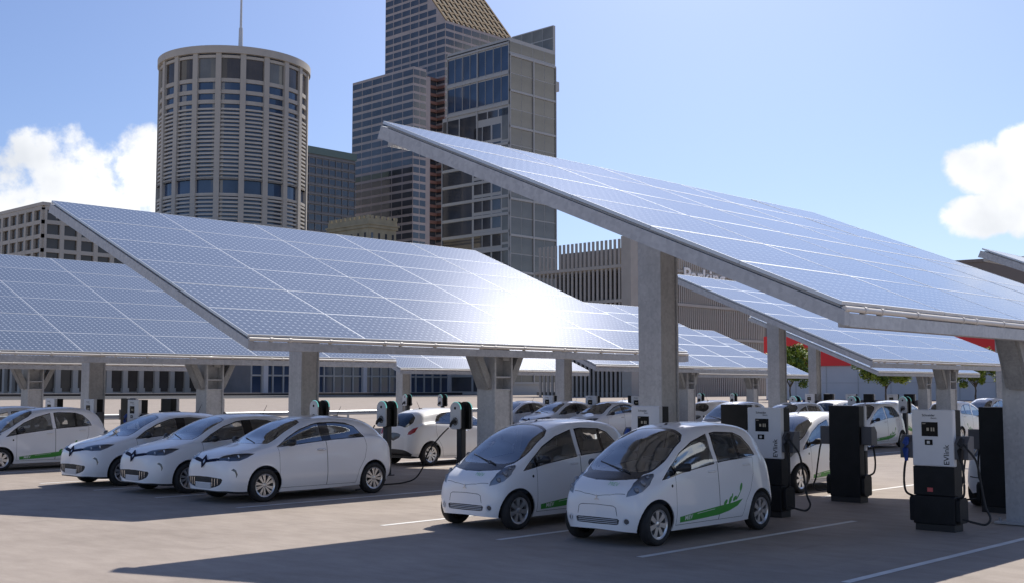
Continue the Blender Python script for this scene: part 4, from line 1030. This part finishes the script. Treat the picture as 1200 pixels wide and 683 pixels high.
def store():
    A=Vector((208.6,127.8,0)); Bp=Vector((216.7,71.2,0)); ux=(Bp-A).normalized(); W=(Bp-A).length+30; ang=math.atan2(ux.y,ux.x)
    b=thing('store_building','big pale grey store with a red fascia band and a taupe upper storey','building',A,ang)
    m=MB(); m.box((0,0,0),(W,30,6.55)); m.build('wall',M['storeg'],b)      # local x along facade, +y away from the camera
    m=MB(); m.box((-.2,-.35,6.56),(W,30,12.6)); m.build('fascia',M['storer'],b)
    m=MB(); m.box((0,.0,12.61),(W,30,25.0)); m.build('upper_wall',M['storet'],b)
    m=MB(); m.box((-.2,-.2,25.01),(W,30,25.6)); m.build('parapet',M['storet'],b)
    g=MB()
    for k in range(1,15): g.box((k*6.3-.06,-.06,.1),(k*6.3+.06,-.005,6.5))
    g.box((0,-.05,3.2),(W,-.005,3.28)); g.build('joint_strips',M['mull'],b)
# ------------------------------------------------------------------ setting
def setting():
    m=MB(); S=1800
    n=24; vs=[(-S+2*S*i/n,-S+2*S*j/n,0) for j in range(n+1) for i in range(n+1)]
    m.add(vs,[(j*(n+1)+i,j*(n+1)+i+1,(j+1)*(n+1)+i+1,(j+1)*(n+1)+i) for j in range(n) for i in range(n)])
    tag(m.build('ground',M['ground']),kind='structure')
    m=MB(); m.add([(-200,222,.006),(236,222,.006),(236,284,.006),(-200,284,.006)],[(0,1,2,3)]); m.add([(214,30,.006),(232,30,.006),(232,262,.006),(214,262,.006)],[(0,1,2,3)]) if False else None
    tag(m.build('road',M['asphalt']),kind='structure')
    m=MB(); m.box((-200,284,0),(236,290,.16)); tag(m.build('pavement',M['kerb']),kind='structure')
    for (k,j) in ((0,0),(0,1),(0,2),(1,1),(1,2),(1,3),(2,1),(2,2)):
        m=MB(); ox=24*k; oy=11.72*j
        for yl in (6.38,9.18,11.65,14.15):
            y=yl+oy
            for (xa,xb) in ((11.95,17.55),(20.9,26.2)):
                nn=14
                for i in range(nn):
                    a=ox+xa+(xb-xa)*i/nn; c=ox+xa+(xb-xa)*(i+1)/nn
                    m.add([(a,y-.055,.004),(c,y-.055,.004),(c,y+.055,.004),(a,y+.055,.004)],[(0,1,2,3)])
        tag(m.build('bay_markings',M['line']),kind='structure')
def guard_rail():
    r=thing('guard_rail','low grey steel guard rail crossing the open paving far behind the cars','guard rail',(44,67.3,0))
    m=MB(); prof=[(0,.24),(-.05,.28),(-.05,.36),(0,.40),(-.05,.44),(-.05,.52),(0,.56),(.02,.56),(.02,.24)]
    m.prism(prof,0,-46,26); m.build('beam',M['rail'],r)
    for k in range(19):
        p=MB(); p.box((-45.7+k*3.95,.025,0),(-45.58+k*3.95,.13,.54)); p.build('post',M['rail'],r)
def low_wall():
    t=thing('low_wall','long low dark wall with pale coping between the far paving and the lobby building','wall',(-40,299,0))
    for (a,b,z0,z1,mt,nm) in ((0,.4,0,.75,'gdark','wall_face'),(-.05,.5,.751,.93,'kerb','coping')):
        m=MB(); m.box((0,a,z0),(360,b,z1)); m.build(nm,M[mt],t)
def sky():
    w=bpy.data.worlds.new('World'); SC.world=w; w.use_nodes=True; t=w.node_tree; n=t.nodes; bg=n['Background']
    class Q: pass
    q=Q(); q.new=lambda ty,**k:NT.new(q,ty,**k); q.n=n; q.t=t; q.l=lambda a,b:t.links.new(a,b)
    st=q.new('ShaderNodeTexSky',sky_type='NISHITA'); st.sun_disc=False; st.sun_elevation=SUN_EL; st.sun_rotation=SUN_ROT; st.air_density=1.0; st.dust_density=SKY_DUST; st.ozone_density=2.2; st.altitude=0
    tc=q.new('ShaderNodeTexCoord'); D=tc.outputs['Generated']
    nrm=q.new('ShaderNodeVectorMath',operation='NORMALIZE'); q.l(D,nrm.inputs[0]); D=nrm.outputs[0]
    def dot(vec):
        d=q.new('ShaderNodeVectorMath',operation='DOT_PRODUCT'); q.l(D,d.inputs[0]); d.inputs[1].default_value=vec; return d.outputs['Value']
    def direc(az,el): return Vector((math.cos(az)*math.cos(el),math.sin(az)*math.cos(el),math.sin(el)))
    # cumulus clouds: each a few lobes round a bearing, edges broken by noise
    nz=q.new('ShaderNodeTexNoise'); nz.inputs['Scale'].default_value=13.; nz.inputs['Detail'].default_value=10; nz.inputs['Roughness'].default_value=.60; q.l(D,nz.inputs['Vector'])
    nz2=q.new('ShaderNodeTexNoise'); nz2.inputs['Scale'].default_value=8.; nz2.inputs['Detail'].default_value=5
    off=q.new('ShaderNodeVectorMath',operation='ADD'); q.l(D,off.inputs[0]); off.inputs[1].default_value=(.0,.0,.045); q.l(off.outputs[0],nz2.inputs['Vector'])
    def lobe(az,el,sx,sz):
        c=direc(R(az),R(el)); r=Vector((math.sin(R(az)),-math.cos(R(az)),0)); u=r.cross(c)
        a=math_n(q,'DIVIDE',dot(r),math.tan(R(sx))); b=math_n(q,'DIVIDE',dot(u),math.tan(R(sz)))
        dd=math_n(q,'ADD',math_n(q,'MULTIPLY',a,a),math_n(q,'MULTIPLY',b,b))
        f=math_n(q,'SUBTRACT',1.,dd)
        fr=math_n(q,'GREATER_THAN',dot(c),0.); return math_n(q,'MULTIPLY',math_n(q,'ADD',f,5.),fr)   # >5 inside
    tot=None
    for L in CLOUDS:
        v=lobe(*L); tot=v if tot is None else math_n(q,'MAXIMUM',tot,v)
    dens=math_n(q,'ADD',math_n(q,'SUBTRACT',tot,5.),math_n(q,'MULTIPLY',math_n(q,'SUBTRACT',nz.outputs['Fac'],.50),4.6))
    rp=q.new('ShaderNodeMapRange',interpolation_type='SMOOTHSTEP'); rp.inputs['From Min'].default_value=-.12; rp.inputs['From Max'].default_value=.50; q.l(dens,rp.inputs['Value'])
    sh=q.new('ShaderNodeMapRange'); sh.inputs['From Min'].default_value=.38; sh.inputs['From Max'].default_value=.62; q.l(nz2.outputs['Fac'],sh.inputs['Value'])
    cc=q.new('ShaderNodeMix',data_type='RGBA'); q.l(sh.outputs[0],cc.inputs[0]); cc.inputs[6].default_value=tuple(c*CLOUD_V for c in (1.0,1.0,1.0))+(1,); cc.inputs[7].default_value=tuple(c*CLOUD_V for c in (.62,.65,.70))+(1,)
    # added sky glow apart from the sun: panel glint and paler sky around it
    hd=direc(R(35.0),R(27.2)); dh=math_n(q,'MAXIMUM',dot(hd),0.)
    core=math_n(q,'MULTIPLY',math_n(q,'POWER',dh,480.),ADDED_GLOW_CORE); mid=math_n(q,'MULTIPLY',math_n(q,'POWER',dh,26.),ADDED_GLOW_MID); wide=math_n(q,'MULTIPLY',math_n(q,'POWER',dh,5.),ADDED_GLOW_WIDE)
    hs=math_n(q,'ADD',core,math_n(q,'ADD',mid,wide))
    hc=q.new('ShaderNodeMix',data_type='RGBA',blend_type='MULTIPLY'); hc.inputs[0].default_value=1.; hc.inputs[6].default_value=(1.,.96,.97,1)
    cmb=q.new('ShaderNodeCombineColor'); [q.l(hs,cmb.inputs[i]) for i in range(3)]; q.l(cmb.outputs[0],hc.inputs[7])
    tint=q.new('ShaderNodeMix',data_type='RGBA',blend_type='MULTIPLY'); tint.inputs[0].default_value=1.; q.l(st.outputs[0],tint.inputs[6]); tint.inputs[7].default_value=SKY_TINT+(1,)
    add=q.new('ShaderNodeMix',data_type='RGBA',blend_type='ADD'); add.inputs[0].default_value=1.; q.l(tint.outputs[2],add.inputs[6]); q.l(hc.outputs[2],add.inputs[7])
    fin=q.new('ShaderNodeMix',data_type='RGBA'); q.l(rp.outputs[0],fin.inputs[0]); q.l(add.outputs[2],fin.inputs[6]); q.l(cc.outputs[2],fin.inputs[7])
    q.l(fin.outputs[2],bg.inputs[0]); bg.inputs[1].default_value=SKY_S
def sun_cam():
    s=Vector(SUN_DIR).normalized(); l=bpy.data.lights.new('Sun','SUN'); l.energy=SUN_E; l.angle=R(.5); l.color=(1.,.95,.88)
    o=bpy.data.objects.new('sun',l); COL.objects.link(o); o.rotation_euler=s.to_track_quat('Z','Y').to_euler(); o.location=(0,0,60)
    c=bpy.data.cameras.new('camera'); c.lens=41.52; c.sensor_width=36; c.clip_end=4000; c.clip_start=.1
    o=bpy.data.objects.new('camera',c); COL.objects.link(o); az,p=R(43.6),R(4.688)
    f=Vector((math.cos(az)*math.cos(p),math.sin(az)*math.cos(p),math.sin(p))); o.location=(0,0,2.1); o.rotation_euler=f.to_track_quat('-Z','Y').to_euler()
    SC.camera=o
    v=SC.view_settings; v.view_transform='Standard'; v.look='None'; v.gamma=1; v.use_curve_mapping=False; v.exposure=EXPO
SUN_DIR=(5.29,1.54,6.30)
SUN_EL=math.asin(Vector(SUN_DIR).normalized().z); SUN_ROT=math.atan2(SUN_DIR[0],SUN_DIR[1])
SUN_E=3.8; SKY_S=.072; EXPO=.49; SKY_DUST=.35; SKY_TINT=(.90,.95,1.18); CLOUD_V=12.2; ADDED_GLOW_CORE=34.; ADDED_GLOW_MID=2.2; ADDED_GLOW_WIDE=1.1
# azimuth, elevation, half widths (degrees)
CLOUDS=[(66.8,7.2,3.6,3.0),(63.6,8.4,3.4,3.6),(61.2,8.8,2.8,3.3),(58.6,8.,3.2,2.5),(70.5,7.,4,2.6),(21.7,9.9,1.6,1.2),(20.1,9.2,1.7,2.3),(21.9,7.7,1.7,1.0),(17.3,9.0,2.6,2.4),
        (-40,14,9,4),(150,16,10,5),(215,12,12,5),(105,24,6,3),(-5,32,7,3),(262,30,10,5)]
# ------------------------------------------------------------------ layout
def place(proto,label,loc,rz=0.,group=None,state={}):
    o=proto if not state.get(proto.name) else copy_tree(proto)
    state[proto.name]=True
    o.location=loc; o.rotation_euler=(0,0,rz); o['label']=label
    if group: o['group']=group
    return o
setting(); guard_rail(); low_wall()
can=make_canopy()
for (k,j,lab) in (
    (0,0,'nearest solar canopy, largest, over the two rounded cars in front, at right'),
    (0,1,'wide solar canopy over the three hatchbacks, its glass flashing white'),
    (0,2,'bluish solar canopy at the left edge over the half seen rounded car'),
    (0,3,'canopy farthest back at left, only its grey eaves showing under the left edge canopy'),
    (1,0,'solar canopy tip against the sky at the far right, above the taupe store storey'),
    (1,1,'solar canopy seen through beneath the nearest one, its glass edge crossing the Parking letters'),
    (1,2,'solar canopy just behind the white flash, over the farther row of hatchbacks'),
    (1,3,'small distant solar canopy low in front of the glass lobby, left of the bracketed column'),
    (2,1,'solar canopy at the far right with its column in front of the red fascia'),
    (2,2,'distant solar canopy tucked directly under the one crossing the Parking letters'),
    (2,3,'distant solar canopy whose pointed tip ends before the trees and the slatted garage')):
    place(can,lab,(12.15+24*k,6.44+11.72*j,0))
mi=make_miev(); zo=make_zoe()
HM,HZ=3.475/2,4.084/2
def miev(x,y,lab,back=False): return place(mi,lab,(x+HM,y,0),math.pi if back else 0.)
def zoe(x,y,lab,back=False): return place(zo,lab,(x+HZ,y,0),math.pi if back else 0.)
miev(12.53,10.35,'nearest rounded white car with green leaf sash, whole in view at front centre')
miev(12.56,12.95,'rounded white car parked second, left of the nearest one and partly behind it')
miev(21.05,13.1,'rounded white car seen from behind between the lettered charger and the black cabinet back')
miev(21.0,8.15,'white car mostly hidden behind the black cabinet and big column at right edge',True)
miev(12.6,31.2,'rounded white car with green sash cut off by the left edge of the picture')
miev(12.6,33.8,'rounded white car farther back at the left edge, only its roof corner showing')
zoe(12.10,19.47,'white hatchback at the front of the row of three, fully in side view')
zoe(12.10,22.1,'white hatchback in the middle of the row of three')
zoe(12.10,24.75,'white hatchback at the far left of the row of three')
zoe(21.45,24.95,'white hatchback turned tail on, plugged in behind the two twin headed posts',True)
miev(38.0,20.2,'rounded white car with green sash facing left, between black cabinet and lettered charger')
miev(37.4,22.9,'rounded white car, dark windscreen showing above the tail on car')
miev(37.4,25.4,'rounded white car with only its roof showing above the charger beside the nearest car')
miev(46.2,20.4,'rounded white car tail on in the sun, right of the lettered charger',True)
miev(46.2,23.0,'rounded white car tail on, squeezed between the left facing sash car and the lettered charger',True)
miev(46.2,25.6,'rounded white car tail on, only its pale roof above the black cabinet',True)
miev(61.2,25.2,'distant rounded car whose roof peeps over the sunlit tail on car at right')
zoe(36.9,31.6,'distant white hatchback facing left, nearest of the row behind the second rounded car')
zoe(36.9,34.2,'distant white hatchback with dark emblem, middle of the row right of the bracketed column')
zoe(36.9,36.8,'distant white hatchback half hidden by the bracketed column')
zoe(45.6,31.7,'distant white hatchback tail on with dark oval rear window beside the tall plain column',True)
zoe(45.6,36.6,'distant white hatchback with roof just showing left of the tall plain column',True)
ch=make_charger()
def dc(x,y,lab,back=False): place(ch,lab,(x,y,0),math.pi if back else 0.)
dc(17.30,7.68,'lettered white and black charger standing free at right with a red sticker and hanging cable')
dc(17.30,10.56,'lettered white and black charger just behind the tail of the nearest car')
dc(17.30,13.02,'charger whose white top shows above the nearest car, in front of the tall plain column')
dc(20.50,7.98,'black cabinet back at the right edge beside the big column',True)
dc(20.50,10.82,'black cabinet back standing whole between the two lettered chargers',True)
dc(20.50,13.23,'black cabinet back above the nearest car, left of the lettered charger',True)
dc(17.30,31.35,'small white charger before the guard rail, left of the three hatchbacks')
dc(17.30,34.0,'white charger top over the roof of the cut off car, before a column')
dc(17.30,36.6,'white charger top leftmost in the picture between two columns')
dc(20.0,31.6,'black cabinet back above the middle hatchback of the three, beside the bracketed column',True)
dc(20.0,34.2,'black cabinet back above the left hatchback of the three',True)
dc(20.0,36.8,'black cabinet back just behind the small white charger at left',True)
dc(41.2,31.6,'distant charger beside the left edge of the tall plain column',False)
dc(41.2,34.2,'distant white charger right of the distant plain column behind the hatchbacks')
dc(41.2,36.8,'distant white charger left of the distant plain column behind the hatchbacks')
dc(44.4,34.3,'distant black cabinet back touching the left side of the tall plain column',True)
dc(65.0,31.4,'distant white charger under the tree crown, right of three')
dc(65.0,34.0,'distant white charger before the grey store wall, middle of three')
dc(65.0,36.7,'distant white charger beside the column left of the grey store wall')
dc(67.6,31.6,'distant dark cabinet back right of the tree trunk',True)
dc(67.6,34.2,'distant dark cabinet back left of the tree trunk',True)
dc(67.6,36.9,'distant dark cabinet back leftmost before the grey store wall',True)
po=make_post()
def post(x,y,lab): place(po,lab,(x,y,0))
post(18.9,19.60,'twin headed charging post with a long cable looping to the ground')
post(18.9,22.2,'twin headed charging post plugged to the tail of the front hatchback of three')
post(18.9,24.9,'twin headed charging post showing above the front hatchback roof beside a plain column')
post(43.0,20.3,'twin headed charging post with head above the free standing lettered charger')
post(43.0,22.4,'twin headed charging post head above the whole black cabinet back')
post(43.0,25.0,'twin headed charging post head left of the tail on rounded car, beside the plain column')
post(66.8,25.2,'distant twin headed charging post at the far right against the big column')
post(66.8,43.4,'distant twin headed charging post before the slatted garage, right one of two')
post(66.8,46.0,'distant twin headed charging post before the slatted garage, left one of two')
post(42.6,45.6,'distant twin headed charging post above the roof of the plugged in hatchback, right one')
post(42.6,48.4,'distant twin headed charging post above the roof of the plugged in hatchback, left one')
hang('charging_cable','long black cable from twin headed post down to the ground and under the front hatchback',
     [(18.50,19.60,1.22),(18.28,19.66,1.02),(18.06,19.78,.70),(17.95,19.85,.35),(17.80,19.95,.10),(17.45,20.0,.02),(16.9,19.95,.018),(16.2,19.8,.018),(15.9,19.5,.018),(15.6,19.3,.02)])
hang('charging_cable','short black cable from twin headed post to the tail of the front hatchback',
     [(18.50,22.2,1.22),(18.2,22.0,1.0),(17.6,21.2,.75),(16.9,20.3,.80),(16.2,19.85,.88),(16.12,19.8,.90)])
tr=[make_tree('street_tree',s,9.3,7.8) for s in (3,11)]
tl=('tree half hidden behind a grey column before the red fascia, yellow green leaves','round tree in full view under the canopy before the grey store wall','tree right of the lettered charger before the store, crown reaching the red fascia','tree at the right edge behind the big column, only leaf tips showing')
for i,((x,y),lab) in enumerate(zip(((163.9,96.1),(174.2,85.3),(183.9,75.2),(188.9,69.9)),tl)):
    place(tr[i%2],lab,(x,y,0),i*1.3)
    
office(); podium(); cylinder(); grey_block(); tan_block(); dark_tower(); glass_tower(); garage(); store()
sky(); sun_cam()
